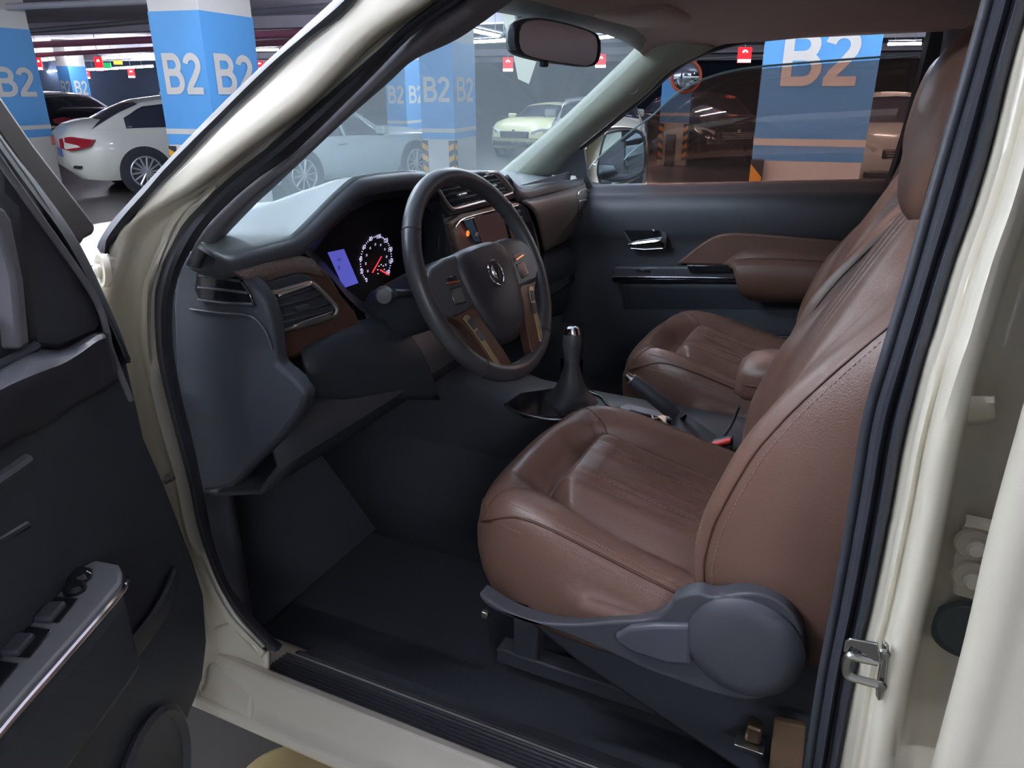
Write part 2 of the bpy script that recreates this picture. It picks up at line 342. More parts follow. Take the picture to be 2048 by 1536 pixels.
# hanging red signs
def sign(px, py, wpx, hpx, F, label, glyph='9'):
    c = P(px, py, F=F); s = F*.94/FPX; W = wpx*s; H = hpx*s
    t = thing('hanging_sign', label, 'sign', tuple(c-UZ*H/2), group='red hanging signs')
    B().box(c, (W, .05, H), (RT, HD, UZ)).obj('red_box', REDSIGN, t, smooth=False)
    v, f = text(glyph, c-HD*.027-RT*(W*.2)-UZ*(H*.12), RT, UZ, W*.42, H*.45, .03, 0); B().add(v, f).obj('symbol', SIGNW, t, smooth=False)
    B().box(c-HD*.03-UZ*H*.38, (W*.98, .01, H*.2), (RT, HD, UZ)).obj('white_strip', SIGNW, t, smooth=False)
    B().tube([c+UZ*H/2, V((c.x, c.y, 3.25))], .012, n=6).obj('hanger', TRAY, t)
for a in ((1489, 110, 26, 28, 20, 'red lit hanging sign seen through the passenger window left of the widest pillar'), (1016, 129, 20, 26, 24, 'red lit hanging sign left of the rear-view mirror'),
          (1201, 122, 21, 25, 24, 'red lit hanging sign right of the rear-view mirror'), (198, 128, 15, 25, 26, 'red hanging sign highest of those above the white sedan'),
          (173, 149, 13, 16, 34, 'small red hanging sign above the far pillar and sedan'), (263, 147, 13, 16, 34, 'small red hanging sign nearest the big blue pillar'), (79, 128, 10, 22, 27, 'red hanging sign at the edge of the leftmost pillar'), (520, 131, 14, 16, 30, 'red hanging sign between big pillar and windscreen pillar')):
    sign(*a)
c = P(215, 131, F=40); tag(B().box(c, (.35, .05, .25), (RT, HD, UZ)).obj('exit_sign', mat('green_sign', (30, 150, 90), .5, emit=(40, 190, 110), estr=.6), smooth=False), 'small green glowing sign under the ceiling above the white sedan', 'sign')
c = P(236, 125, F=38); tag(B().box(c, (.4, .05, .18), (RT, HD, UZ)).obj('exit_sign', mat('yellow_sign', (190, 180, 60), .5, emit=(220, 210, 70), estr=.8), smooth=False), 'small yellowish lit display right of the green sign', 'sign')
# pale panel for an unidentified white shape beyond the windscreen
q = PL([(995, 5), (1025, 100), (1036, 158), (1058, 168), (1072, 125), (1085, 0)], F=9)
t = thing('tapering_panel', 'pale tapering panel behind the rear-view mirror', 'banner', tuple(q[3]))
B().prism(q, HD*.04).obj('pale_panel', mat('pale_panel', (205, 208, 190), .8), t, smooth=False)

# parked cars ---------------------------------------------------------------
def car(label, loc, rz, paint, L=4.7, W=1.82, H=1.45, wb=2.75, belt=.92, hoodz=.9, style='sedan', dark=False, front=None, rear=None, spokes=10, group=None):
    """local: +x forward, origin on the ground under the middle of the rear axle"""
    t = thing('parked_car', label, 'car', loc, rz, group)
    x0 = -(L-wb)*.52; x1 = x0+L; w = W/2; rw = .33
    def prof(x):   # lower body: halfwidth, bottom, shoulder z, deck z
        u = (x-x0)/L; e = min(1, max(0, (u/.10))); f = min(1, max(0, (1-u)/.14))
        hw = w*(.80+.20*math.sin(e*math.pi/2))*(.76+.24*math.sin(f*math.pi/2))
        zb = .22+.06*(1-e)+.03*(1-f)
        zs = belt-.16*(1-f)**1.5*1.3-.05*(u)-.04*(1-e)
        zd = zs+.05+.09*math.sin(min(1, e)*math.pi/2)*(1 if u < .5 else .6)*(1-.5*(1-f))
        return hw, zb, zs, zd
    rows = []
    N = 34
    for i in range(N+1):
        x = x0+L*i/N; hw, zb, zs, zd = prof(x)
        if i in (0, N): zb += .12; zs -= .06; zd -= .1; hw *= .93
        half = [(0, zb), (hw*.9, zb), (hw*.99, zb+.12), (hw, (zb+zs)/2+.02), (hw*.965, zs-.03), (hw*.90, zs+.02), (hw*.6, zd-.01), (0, zd)]
        rows.append([V((x, y, z)) for y, z in half]+[V((x, -y, z)) for y, z in half[-2:0:-1]])
    body = B().grid(rows, cv=True, cap=True).obj('body', paint, t, local=True, ang=50)
    # greenhouse
    if style == 'sedan': K = [(x0+.32, 0), (x0+.80, .55), (x0+1.15, .85), (x0+1.55, .96), (x0+2.4, 1), (x0+2.95, .9), (x0+3.7, 0)]
    elif style == 'coupe': K = [(x0+.5, 0), (x0+1.1, .6), (x0+1.6, .93), (x0+2.0, 1), (x0+2.3, .9), (x0+2.95, 0)]
    else: K = [(x0+.12, 0), (x0+.3, .75), (x0+.5, .95), (x0+1.5, 1), (x0+2.6, .98), (x0+3.0, .85), (x0+3.7, 0)]
    def roof(x):
        for (a, ha), (b, hb) in zip(K, K[1:]):
            if a <= x <= b: q = (x-a)/(b-a); return ha+(hb-ha)*q
        return 0
    def G(x, s, off=0):   # s 0..1 up the side, 1..2 across roof to centre
        hw, zb, zs, zd = prof(x); top = zs+.02+(H-zs-.02)*roof(x); base = zs-.01
        if s <= 1: y = hw*.93-(hw*.93-hw*.70)*s*min(1, roof(x)*1.0+.0)*1.0; z = base+(top-.05-base)*s; return V((x, y+off, z))
        q = s-1; y = (hw*.93-(hw*.23)*min(1, roof(x)))*(1-q); z = top-.05+.05*math.sin(q*math.pi/2); return V((x, y, z+off))
    xs = [K[0][0]+(K[-1][0]-K[0][0])*i/40 for i in range(41)]; ss = [0, .25, .5, .75, 1, 1.1, 1.3, 1.6, 2]
    rows = []
    for x in xs:
        a = [G(x, s) for s in ss]; rows.append(a+[V((p.x, -p.y, p.z)) for p in a[-2::-1]])
    B().grid(rows).obj('cabin_roof', paint, t, local=True, ang=60)
    # side windows, front and rear screens
    sg = {'sedan': (x0+.85, x0+3.35), 'coupe': (x0+1.0, x0+2.75), 'suv': (x0+.35, x0+3.35)}[style]
    mid = (sg[0]+sg[1])/2
    for sd in (1, -1):
        for (a, b) in ((sg[0], mid-.03), (mid+.03, sg[1])):
            rws = []
            for i in range(13):
                x = a+(b-a)*i/12; top = .9 if roof(x) > .3 else .5
                rws.append([V((p.x, sd*(p.y+.006), p.z)) for p in [G(x, .06+(min(1, roof(x)*1.25)*.86-.06)*k/5) for k in range(6)]])
            B().grid(rws).obj('side_window', CGLASS, t, local=True, solid=.004)
    for (a, b, nm) in ((K[0][0]+.06, K[2][0]-.06, 'rear_window'), (K[-2][0]+.04, K[-1][0]-.06, 'windscreen')):
        rws = []
        for i in range(9):
            x = a+(b-a)*i/8; rws.append([V((p.x, y*p.y, p.z+.008)) for y in (1, -1) for p in [G(x, s) for s in ((1.0, 1.2, 1.5, 2) if y == 1 else (1.5, 1.2, 1.0))]])
        B().grid(rws).obj(nm, CGLASS, t, local=True, solid=.004)
    # wheels
    for ax in (0, wb):
        for sd in (1, -1):
            hw = prof(ax)[0]; cy = sd*(hw-.09)
            o = V((ax, cy, rw)); d = V((0, sd, 0))
            B().lathe([(rw+.05, 0), (rw+.055, .098)], o, d, 36).obj('wheel_arch', HBLK, t, local=True)
            tr = B().lathe([(.2, -.1), (rw-.02, -.1), (rw, -.07), (rw, .07), (rw-.02, .1), (.24, .108), (.2, .06)], o, d, 36).obj('tyre', TYRE, t, local=True)
            b = B(); b.tube([o+d*.1+V((math.cos(q), 0, math.sin(q)))*.228 for q in [2*math.pi*i/30 for i in range(30)]], .016, closed=True, n=6)
            b.lathe([(.05, .05), (.05, .1), (.02, .108)], o, d, 16)
            for k in range(spokes):
                q = 2*math.pi*k/spokes; b.tube([o+d*.095+V((math.cos(q), 0, math.sin(q)))*.03, o+d*.1+V((math.cos(q+.1), 0, math.sin(q+.1)))*.225], .017, n=5)
            b.obj('alloy_rim', RIM, t, local=True)
    hwf = prof(x1)[0]
    for sd in (1, -1):      # lights
        q = []
        for (x, y, z) in ((x1-.02, .50, .66), (x1-.20, .80, .70), (x1-.30, .87, .78), (x1-.14, .76, .80), (x1-.03, .5, .73)): q.append(V((x, sd*y*w*1.02, z*(belt/.92)*.94)))
        B().prism(q, V((.05, sd*.04, 0))).obj('headlight', front or mat('lamp_glass', (200, 205, 205), .15, coat=.5), t, local=True, bev=.01)
        q = [V((x0+.02, sd*.48*w, belt-.14)), V((x0+.12, sd*.86*w, belt-.10)), V((x0+.42, sd*.955*w, belt-.15)), V((x0+.34, sd*.97*w, belt-.25)), V((x0+.1, sd*.9*w, belt-.30)), V((x0+.01, sd*.48*w, belt-.28))]
        B().prism(q, V((-.06, sd*.06, 0))).obj('tail_light', mat('tail_red', (150, 34, 50), .2, coat=.5), t, local=True, bev=.01)
        B().prism([V((x0+.06, sd*.55*w, .42)), V((x0+.16, sd*.9*w, .42)), V((x0+.16, sd*.9*w, .46)), V((x0+.06, sd*.55*w, .47))], V((-.06, sd*.03, 0))).obj('rear_reflector', HBLK, t, local=True)
        mb = B(); mb.box((mid+.72, sd*(w+.05), belt+.06), (.13, .2, .13)); mb.obj('door_mirror', paint, t, local=True, bev=.03)
        B().box((mid-.1, sd*(w*.985), belt-.12), (.2, .03, .025)).obj('door_handle', paint, t, local=True, bev=.008)
    g = B(); g.box((x1-.0, 0, .60*belt/.92), (.05, .78, .14)); gr = g.obj('grille', HBLK, t, local=True, bev=.02)
    b = B()
    for k in range(4): b.box((x1+.025, 0, (.545+k*.035)*belt/.92), (.02, .74-.04*(3-k), .012))
    b.obj('grille_bar', CHROME if dark else mat('grille_grey', (120, 124, 124), .4, metal=.4), gr, local=True)
    B().box((x1-.03, 0, .36), (.06, 1.2, .13)).obj('lower_intake', HBLK, t, local=True, bev=.02)
    B().lathe([(.04, 0), (.04, .02)], (x1+.03, 0, .68*belt/.92), (1, 0, 0), 16).obj('badge', CHROME, t, local=True)
    B().box((x0-.0, 0, .62), (.03, .5, .12)).obj('number_plate', mat('plate_blue', (60, 90, 170), .4), t, local=True)
    return t
PWHT = mat('white_car_paint', (205, 208, 200), .3, coat=.5); PBLK = mat('black_car_paint', (24, 26, 34), .15, coat=.8); PYEL = mat('cream_car_paint', (216, 214, 170), .3, coat=.5)
PSIL = mat('pale_silver_paint', (176, 192, 192), .3, coat=.5)
def headed(deg): d = RT*math.cos(math.radians(deg))+HD*math.sin(math.radians(deg)); return math.atan2(d.y, d.x)
def place(px, py, z, deg, side, W):   # near rear wheel seen at px,py
    q = P(px, py, Z=z); rz = headed(deg); n = V((-math.sin(rz), math.cos(rz), 0)); q = q+n*(side*(W/2-.09)); return (q.x, q.y, 0), rz
l, r_ = place(292, 343, .33, 36, 1, 1.86)
t = car('white sedan with red tail lights parked between the left pillars', l, r_, PWHT, L=4.94, W=1.86, H=1.46, wb=2.97, belt=.98, spokes=14)
B().prism([V((.55, 0, 1.42)), V((.85, 0, 1.44)), V((.68, 0, 1.5)), V((.58, 0, 1.5))], V((0, .03, 0))).obj('antenna_fin', PWHT, t, local=True)
l, r_ = place(600, 350, .33, 55, 1, 1.84)
car('pale silver sports coupe seen through the windscreen, nose to the right', l, r_, PSIL, L=4.3, W=1.84, H=1.3, wb=2.5, belt=.86, style='coupe', spokes=10)
q = P(1037, 318, Z=0); rz = headed(-122)
car('small cream roadster facing the camera beyond the nearer chevron pillar', (q.x-2.9*math.cos(rz), q.y-2.9*math.sin(rz), 0), rz, PYEL, L=3.95, W=1.68, H=1.25, wb=2.3, belt=.86, style='coupe', spokes=5)
q = P(1462, 333, Z=0); rz = headed(-84)
car('black sedan with chrome grille facing the camera beyond the passenger window', (q.x-3.6*math.cos(rz), q.y-3.6*math.sin(rz), 0), rz, PBLK, L=4.85, W=1.85, H=1.48, wb=2.8, belt=.98, dark=True, spokes=10)
q = P(1800, 395, Z=0); rz = headed(-105)
car('white car nose at the rear corner of the passenger window, right of the widest pillar', (q.x-3.5*math.cos(rz), q.y-3.5*math.sin(rz), 0), rz, PWHT, L=4.7, W=1.82, H=1.5, wb=2.75, belt=.98, dark=True)
q = P(1297, 300, F=11.6); rz = headed(86); fx = V((math.cos(rz), math.sin(rz), 0)); q = q+fx*1.0+V((-fx.y, fx.x, 0))*.74
car('white tall vehicle parked beyond the passenger door mirror', (q.x, q.y, 0), rz, PWHT, L=4.4, W=1.48, H=1.43, wb=2.6, belt=1.08, style='suv')
for ch in list(bpy.data.objects):
    if ch.parent and ch.parent.get('label', '').startswith('white tall vehicle') and ch.name.startswith('tail_light'): bpy.data.objects.remove(ch)
l, r_ = place(40, 300, .33, 150, -1, 1.8)
car('dark sedan roof just showing behind the white sedan, beside the leftmost pillar', (l[0]-3.3, l[1]+2.9, 0), r_, PBLK, L=4.7, W=1.82, H=1.5, wb=2.75, belt=.98)

# ================================================================== THE CAR WE LOOK INTO
BODY = thing('car_body', 'cream-white car body framing the open driver doorway with roof and bonnet', 'car', (-.4, 1.5, 0))
c0 = [(720, -50), (667, 0), (492, 161), (369, 284), (246, 417), (219, 448), (200, 478), (194, 495), (205, 511)]
c1 = [(755, -60), (695, 26), (615, 85), (513, 181), (441, 246), (369, 328), (301, 396), (239, 472), (216, 508)]
c1b = c1[:-1]+[(219, 500), (196, 560), (200, 640), (236, 740), (262, 850), (310, 1000), (350, 1130), (376, 1240), (392, 1330), (402, 1391)]
c2 = [(912, -60), (842, 0), (760, 55), (700, 106), (602, 205), (478, 301), (372, 386), (300, 430), (267, 459), (244, 530), (221, 608), (232, 700), (268, 850), (316, 985), (362, 1110), (392, 1200), (408, 1275), (416, 1330)]
c2b = [(a+22, b+6) for a, b in c2[:7]]+[(318, 440), (284, 475), (262, 540), (248, 610), (262, 700), (296, 850), (336, 985), (376, 1110), (404, 1200), (430, 1270), (455, 1318)]
c3 = [(935, -60), (866, 0), (790, 52), (690, 130), (590, 225), (490, 312), (387, 410), (345, 455), (319, 488), (286, 540), (282, 595), (286, 660), (303, 725), (325, 807), (346, 888), (372, 990), (393, 1080), (425, 1165), (462, 1240), (505, 1300)]
c4 = [(970, -60), (876, 0), (801, 58), (700, 144), (592, 239), (500, 314), (444, 359), (404, 400), (369, 434), (342, 485), (312, 563), (306, 628), (309, 709), (325, 790), (346, 872), (371, 962), (393, 1064), (429, 1154), (469, 1230), (536, 1303)]
c5 = [(1010, -70), (925, 0), (842, 55), (719, 178), (585, 308), (513, 359), (444, 420), (396, 478), (355, 560), (345, 640), (350, 720), (365, 800), (390, 900), (410, 1000), (432, 1100), (465, 1180), (530, 1258), (566, 1290)]
c6 = [(1080, -60), (1000, 0), (910, 63), (821, 106), (767, 154), (671, 239), (541, 362), (500, 400), (417, 489), (392, 530)]
NB = 60; yb = [sampy(c, NB) for c in (c1b, c2, c2b, c3, [(a-12, b) for a, b in c4], c4)]
rows = [resample([PF(*yb[k][i], y0) for k, y0 in enumerate((.64, .655, .70, .712, .698, .718))], 21) for i in range(NB)]
B().grid(rows).obj('a_pillar', WHITE, BODY, solid=.012, ang=60)
B().grid(loft([PFL(c0, .665), PFL([((a+c)/2-4, (b+d)/2-4) for (a, b), (c, d) in zip(c0, c1)], .628), PFL(c1, .648)], 60, 4)).obj('door_weatherstrip', RUBBER, BODY, solid=.008)
c45 = [((a.x+b.x)/2, (a.y+b.y)/2) for a, b in zip(resample([V((x, y, 0)) for x, y in c4], 24), resample([V((x, y, 0)) for x, y in c5], 24))]
B().grid(loft([PFL(c4, .722), PFL(c45, .690), PFL(c5, .735)], 80, 4)).obj('opening_seal', RUBBER, BODY, solid=.01)
c5t = c5[:8]+[(372, 530)]
B().grid(loft([PFL(c5t, .745), PFL([((a.x+b.x)/2, (a.y+b.y)/2) for a, b in zip(resample([V((x, y, 0)) for x, y in c5t], 12), resample([V((x, y, 0)) for x, y in c6], 12))], .765), PFL(c6, .83)], 50, 4)).obj('pillar_trim', TRIMG, BODY, solid=.01)
# white corner below the seal, then the sill -------------------------------
lip = [(400, 1391), (600, 1484), (708, 1536), (900, 1630), (1300, 1850)]
def SX(y, z, x0, x1, n=2): return [V((x0+(x1-x0)*i/(n-1), y, z)) for i in range(n)]
X0 = -.90; X1 = .40
sill = [SX(.69, .555, X0, X1), SX(.645, .56, X0, X1), SX(.632, .575, X0, X1), SX(.636, .592, X0, X1), SX(.655, .600, X0, X1), SX(.668, .628, X0, X1), SX(.682, .645, X0, X1), SX(.70, .640, X0, X1), SX(.712, .612, X0, X1), SX(.80, .585, X0, X1), SX(.84, .55, X0, X1), SX(.86, .40, X0, X1)]
B().grid(sill[:4]+sill[4:]).obj('door_sill', WHITE, BODY, bev=.004, ang=50)
# flared corner joining pillar and sill
B().grid(loft([PFL([(402, 1391), (440, 1409), (500, 1437)], .636), PFL([(416, 1330), (455, 1352), (510, 1385)], .668), PFL([(408, 1270), (458, 1322), (530, 1352)], .692), PFL([(470, 1240), (500, 1275), (536, 1303)], .716)], 12, 3)).obj('sill_corner', WHITE, BODY, solid=.01)
b = B()
pr = [(.711, .618)]
for k in range(7): y = .716+k*.0085; pr += [(y, .620), (y+.003, .625), (y+.006, .625), (y+.0075, .620)]
pr += [(.777, .614), (.788, .611), (.796, .614), (.803, .611), (.812, .60), (.845, .585), (.86, .50), (.86, .42)]
z = lambda y, zz: zz-.018*min(1, max(0, (y-.711)/.09))
a = V(P(524, 1350, Y=.711)); x0 = a.x-.0
rows = [[V((x, y, z(y, zz)-.008)) for y, zz in pr] for x in (x0, x0+.01, .4)]
B().grid(rows).obj('sill_plate', BLACK2, BODY, solid=.004, ang=25)
# running board ----------------------------------------------------------------
t = thing('side_step', 'pale beige rounded running board end below the sill', 'step', (-.5, .6, .42))
e_ = PL([(380, 1760), (430, 1640), (468, 1560), (500, 1520), (540, 1495), (590, 1482), (640, 1486)], Z=.46); e_ = resample(e_, 24)
yb_ = e_[-1].y; out_ = e_+[V((.9, yb_, .46)), V((.9, e_[0].y, .46))]
ce = sum(out_, V((0, 0, 0)))/len(out_)
B().prism(out_, (0, 0, -.035)).obj('step_board', mat('beige_step', (214, 194, 146), .5), t, bev=.012, seg=3)
for k in range(3): B().box((-.3+k*.5, .82, .43), (.05, .30, .04)).obj('step_bracket', HBLK, t)
# bonnet, wing, cowl ---------------------------------------------------------
rows = []
for i in range(19):
    u = i/18; x = -1.20-1.0*u; r_ = []
    for j in range(25):
        v = -1+2*j/24; e = abs(v); z = 1.225-.10*u**2-.075*e**3-.02*e+.012*math.exp(-((e-.55)/.08)**2)
        r_.append(V((x+.05*e*e, 1.51+.84*v*(1-.05*u), z)))
    rows.append(r_)
rows.append([p+V((-.06, 0, -.06)) for p in rows[-1]]); rows.append([p+V((-.03, 0, -.5)) for p in rows[-1]])
B().grid(rows).obj('bonnet', WHITE, BODY, solid=.02, ang=60)
for s in (-1, 1):
    rows = []
    for i in range(16):
        x = -.98-1.22*i/15; zt = 1.135-.07*(i/15)**2
        rows.append([V((x, 1.51+s*.82, zt+.01)), V((x, 1.51+s*.87, zt-.0)), V((x, 1.51+s*.905, zt-.05)), V((x, 1.51+s*.92, zt-.2)), V((x, 1.51+s*.92, .6))])
    B().grid(rows).obj('front_wing', WHITE, BODY, solid=.01)
B().grid([[V((x, 1.51+.80*v, z_)) for v in (-1, -.5, 0, .5, 1)] for x, z_ in ((-1.25, 1.19), (-1.15, 1.205), (-1.06, 1.25), (-1.04, 1.275))]).obj('wiper_cowl', BLACK, BODY, solid=.01)
for (ya, yb, xa) in ((.98, 1.48, -1.17), (1.55, 2.1, -1.17)):
    b = B(); b.tube([(xa, ya, 1.235), (xa-.03, (ya+yb)/2, 1.25), (xa, yb, 1.24)], .007, n=6); b.tube([(xa+.02, ya+.05, 1.24), (xa, (ya+yb)/2, 1.26)], .009, n=6); b.obj('wiper', GLOSSB, BODY)
# windscreen --------------------------------------------------------------
rows = []
for k in range(9):
    u = k/8; x = -1.075+.50*u; z_ = 1.265+.40*u; r_ = []
    for j in range(17):
        v = -1+2*j/16; hw = .735-.105*u; r_.append(V((x+.07*v*v*(1-.2*u), 1.51+hw*v, z_)))
    rows.append(r_)
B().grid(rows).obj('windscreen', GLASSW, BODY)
# passenger A pillar trim
pe1 = [(1265, 52), (1291, 74), (1205, 164), (1100, 262), (1000, 345)]
pe2 = [(1430, 88), (1342, 133), (1287, 184), (1215, 240), (1150, 293), (1098, 350)]
mid = [((a.x+b.x)/2, (a.y+b.y)/2) for a, b in zip(resample([V((x, y, 0)) for x, y in pe1], 10), resample([V((x, y, 0)) for x, y in pe2], 10))]
def leanp(l, y0):
    o = []
    for a, b in l:
        y = y0
        for i in range(10): q = P(a, b, Y=y); y = y0-max(0, q.z-1.25)*.22
        o.append(q)
    return o
pt = B().grid(loft([leanp(pe1, 2.20), leanp(mid, 2.195), leanp(pe2, 2.245)], 40, 4)).obj('pillar_trim', TRIMC, BODY, solid=.012)
cc = leanp([(1266, 171)], 2.205)[0]
B().tube([cc+V((math.cos(q)*.022*.8, -.006, math.sin(q)*.022)) for q in [2*math.pi*i/24 for i in range(24)]], .0012, closed=True, n=5).obj('trim_cap_ring', TRIMG, pt)
# roof, headliner ----------------------------------------------------------
rows = []
for i, x in enumerate([-.60, -.57, -.5, -.2, .3, .9, 1.6]):
    hh = [1.655, 1.675, 1.69, 1.705, 1.715, 1.715, 1.70][i]; r_ = []
    for j in range(17):
        v = -1+2*j/16; r_.append(V((x-.02*(1-v*v), 1.51+v*.64, hh-.05*abs(v)**4)))
    rows.append(r_)
B().grid(rows).obj('headliner', LINER, BODY, solid=.015)
B().grid([[V((x, 1.51+v*.69, 1.775-.05*abs(v)**5-(.02 if x < -.5 else 0))) for v in [-1+2*j/16 for j in range(17)]] for x in (-.56, -.5, .3, 1.6)]).obj('roof_skin', WHITE, BODY, solid=.01)
B().grid([[V((x, y, z_)) for y, z_ in ((.845, 1.665), (.835, 1.69), (.825, 1.715), (.84, 1.745), (.90, 1.76))] for x in (-.40, -.2, .2, .6, 1.2, 1.6)]).obj('roof_side_rail', WHITE, BODY, solid=.012)
wt = [(1340, 136), (1397, 101), (1483, 74), (1608, 59), (1772, 43), (1856, 36), (1990, 26), (2120, 18)]
wtp = leanp(wt, 2.25)
B().grid(loft([wtp, [V((p.x, p.y-.03, p.z+.03)) for p in wtp], [V((p.x, 2.12, 1.66)) for p in wtp], [V((p.x, 2.0, 1.70)) for p in wtp]], 40, 3)).obj('roof_rail_trim', LINER, BODY, solid=.012)
B().prism(PL([(1318, 16), (1368, -6), (1396, 12), (1346, 40)], Z=1.692), UZ*-.003).obj('roof_label', mat('roof_label', (190, 178, 172), .8), BODY)
# sun visor edge above the windscreen on the passenger side
rows = []
for x, zz in ((-.575, 1.664), (-.56, 1.658), (-.44, 1.668), (-.42, 1.675)): rows.append([V((x, y, zz-.0*abs(y-1.9))) for y in (1.62, 1.64, 1.9, 1.98, 2.0)])
t = thing('sun_visor', 'folded passenger sun visor above the windscreen', 'visor', (-.55, 1.85, 1.63)); B().grid(rows).obj('visor_pad', LINER, t, solid=.02, bev=.005)
# floor and footwell ---------------------------------------------------------
b = B(); b.box((.1, 1.51, .43), (3.0, 1.34, .06)); b.obj('cabin_floor', CARPET, BODY, smooth=False)
B().grid([[V((x, y, z_)) for y in (.84, 1.5, 2.2)] for x, z_ in ((-1.02, .46), (-1.2, .62), (-1.28, .9), (-1.2, 1.2))]).obj('firewall', CARPET, BODY, solid=.02)
rows = []
for x in (-1.2, -.9, -.5, 0, .6): rows.append([V((x, y, z_)) for y, z_ in ((1.33, .46), (1.37, .66), (1.42, .74), (1.60, .74), (1.65, .66), (1.69, .46))])
B().grid(rows).obj('floor_tunnel', CARPET, BODY, solid=.01)
B().grid([[V((x, .83, z_)) for z_ in (.45, .6, .8, 1.0, 1.2)] for x in (-1.25, -1.1, -.95)]).obj('kick_panel', BLACK, BODY, solid=.02)
B().grid([[V((x, 2.26, z_)) for z_ in (.45, .8, 1.2)] for x in (-1.25, -1.0, -.78)]).obj('kick_panel', BLACK, BODY, solid=.02)
B().box((1.3, 1.51, 1.05), (.05, 1.3, 1.2)).obj('rear_bulkhead', CARPET, BODY, smooth=False)
B().grid([[V((x, .80, z_)) for z_ in (.45, .7, .9, 1.1, 1.3, 1.5)] for x in (.14, .6, 1.3)]).obj('rear_side_panel', BLACK, BODY, solid=.02)
# hinge bolt plate and door check bolt
q = PF(206, 541, .632); n_ = V((-.35, -.93, .1)).normalized()
hp = B().lathe([(.001, .004), (.021, .004), (.022, .0), (.022, -.004)], q, n_, 24).obj('hinge_plate', WHITE, BODY)
B().lathe([(.001, .013), (.006, .012), (.009, .008), (.009, .004), (.013, .004), (.013, .001)], q, n_, 16).obj('hinge_bolt', WHITE, hp)
q = PF(337, 957, .64); B().lathe([(.001, .012), (.004, .011), (.005, .006), (.005, .0), (.007, 0), (.007, -.006)], q, V((.3, -.95, 0)), 16).obj('check_strap_bolt', STEEL, BODY)
# B pillar -----------------------------------------------------------------
sl = [(2010, -80), (1988, 0), (1947, 150), (1911, 273), (1865, 433), (1833, 547), (1801, 652), (1779, 727), (1746, 842), (1719, 1005), (1681, 1217), (1654, 1353), (1622, 1560)]
sr = [(2075, -80), (2058, 0), (2025, 110), (1984, 283), (1947, 410), (1906, 524), (1865, 661), (1844, 727), (1806, 880), (1779, 1027), (1746, 1190), (1708, 1353), (1670, 1560)]
def shift(l, f): return [(a+f(b)*1.0, b) for a, b in l]
LB = .30
smid = [((a+c)/2+2, (b+d)/2) for (a, b), (c, d) in zip(sl, sr)]
B().grid(loft([PFL(sl, .745, LB), PFL([(a+14, b) for a, b in sl], .722, LB), PFL([(a-3, b) for a, b in smid], .728, LB), PFL([(a+3, b) for a, b in smid], .734, LB), PFL([(a+14, b) for a, b in smid], .705, LB), PFL(sr, .712, LB)], 60, 3)).obj('opening_seal', RUBBER, BODY, solid=.008)
# interior side of the seal: dark trim
B().grid(loft([PFL(sl, .748, LB), [p+V((.02, .07, 0)) for p in PFL(sl, .75, LB)], [p+V((.16, .09, 0)) for p in PFL(sl, .75, LB)]], 40, 2)).obj('b_pillar_trim', BLACK, BODY, solid=.01)
def col(dx, y0, k=0): return PFL([(a+dx(b) if callable(dx) else a+dx, b) for a, b in sr], y0, LB)
w1 = lambda b: 22+b*.012; w2 = lambda b: 52+b*.03; w3 = lambda b: 85+b*.035
cols = [col(0, .716), col(16, .706), col(30, .690), col(46, .694), col(60, .676), col(84, .672), col(112, .690), col(130, .735), col(190, .755), col(300, .755), col(420, .75)]
B().grid(loft(cols, 70, 4)).obj('b_pillar', WHITE, BODY, solid=.012, ang=60)
# tab on the pillar
B().grid(loft([PFL([(1908, 818), (1908, 800), (1920, 788), (1990, 790)], .728, LB), PFL([(1915, 822), (1915, 806), (1925, 796), (1990, 798)], .700, LB), PFL([(1920, 850), (1940, 850), (1970, 848), (1995, 840)], .725, LB)], 16, 4)).obj('pillar_gusset', WHITE, BODY, solid=.006)
# striker
st = thing('door_striker', 'zinc-plated door striker loop on the rear door pillar', 'striker', tuple(P(1755, 1340, Y=.66)))
pl = PL([(1765, 1284), (1777, 1292), (1779, 1310), (1772, 1375), (1764, 1402), (1756, 1404), (1751, 1392), (1752, 1372), (1764, 1300)], Y=.667)
B().prism(pl, (0.0, .006, 0)).obj('back_plate', STEEL, st, bev=.002)
lp = PL([(1756, 1324), (1725, 1318), (1702, 1312), (1694, 1320), (1692, 1342), (1698, 1352), (1722, 1360), (1756, 1369)], Y=.655)
B().tube(resample(lp, 40), .0042, n=10).obj('striker_loop', STEEL, st)
B().prism(PL([(1690, 1284), (1700, 1278), (1756, 1288), (1762, 1330), (1748, 1322), (1702, 1291), (1695, 1305), (1687, 1305)], Y=.652), (0, .003, 0)).obj('guard_tongue', STEEL, st, bev=.001)
for a, b in ((1768, 1308), (1761, 1372)): B().lathe([(.001, .004), (.005, .003), (.006, 0)], P(a, b, Y=.664), (0, -1, 0), 14).obj('bolt', STEEL, st)
# rear door edge -----------------------------------------------------------
RD = thing('rear_door', 'cream-white closed rear door edge at the far right', 'door', (.4, .62, .3))
e = [(2105, 620), (2047, 836), (1980, 1081), (1926, 1315), (1855, 1580)]
ep = PL(e, Y=.625); ep = resample(ep, 20)
up_ = [V((.14, .70, 1.72)), V((.135, .64, 1.45))]
ep = up_+ep
B().grid([[p+V((.004, .030, 0)), p+V((0, .012, 0)), p+V((.003, .002, 0)), p+V((.008, -.004, 0)), p+V((.022, -.006, 0)), p+V((.03, -.001, 0)), p+V((.04, .0, 0)), p+V((.5, .0, 0)), p+V((1.0, 0, 0))] for p in ep]).obj('door_shell', WHITE, RD, solid=.004, ang=60)
hg = [(1905, 1190), (1908, 1120), (1925, 1060), (1935, 1036), (2000, 1052), (1985, 1120), (1960, 1205)]
hx = B().prism(PL(hg, Y=.735), (0, .008, 0)).obj('hinge_leaf', WHITE, RD, bev=.003)
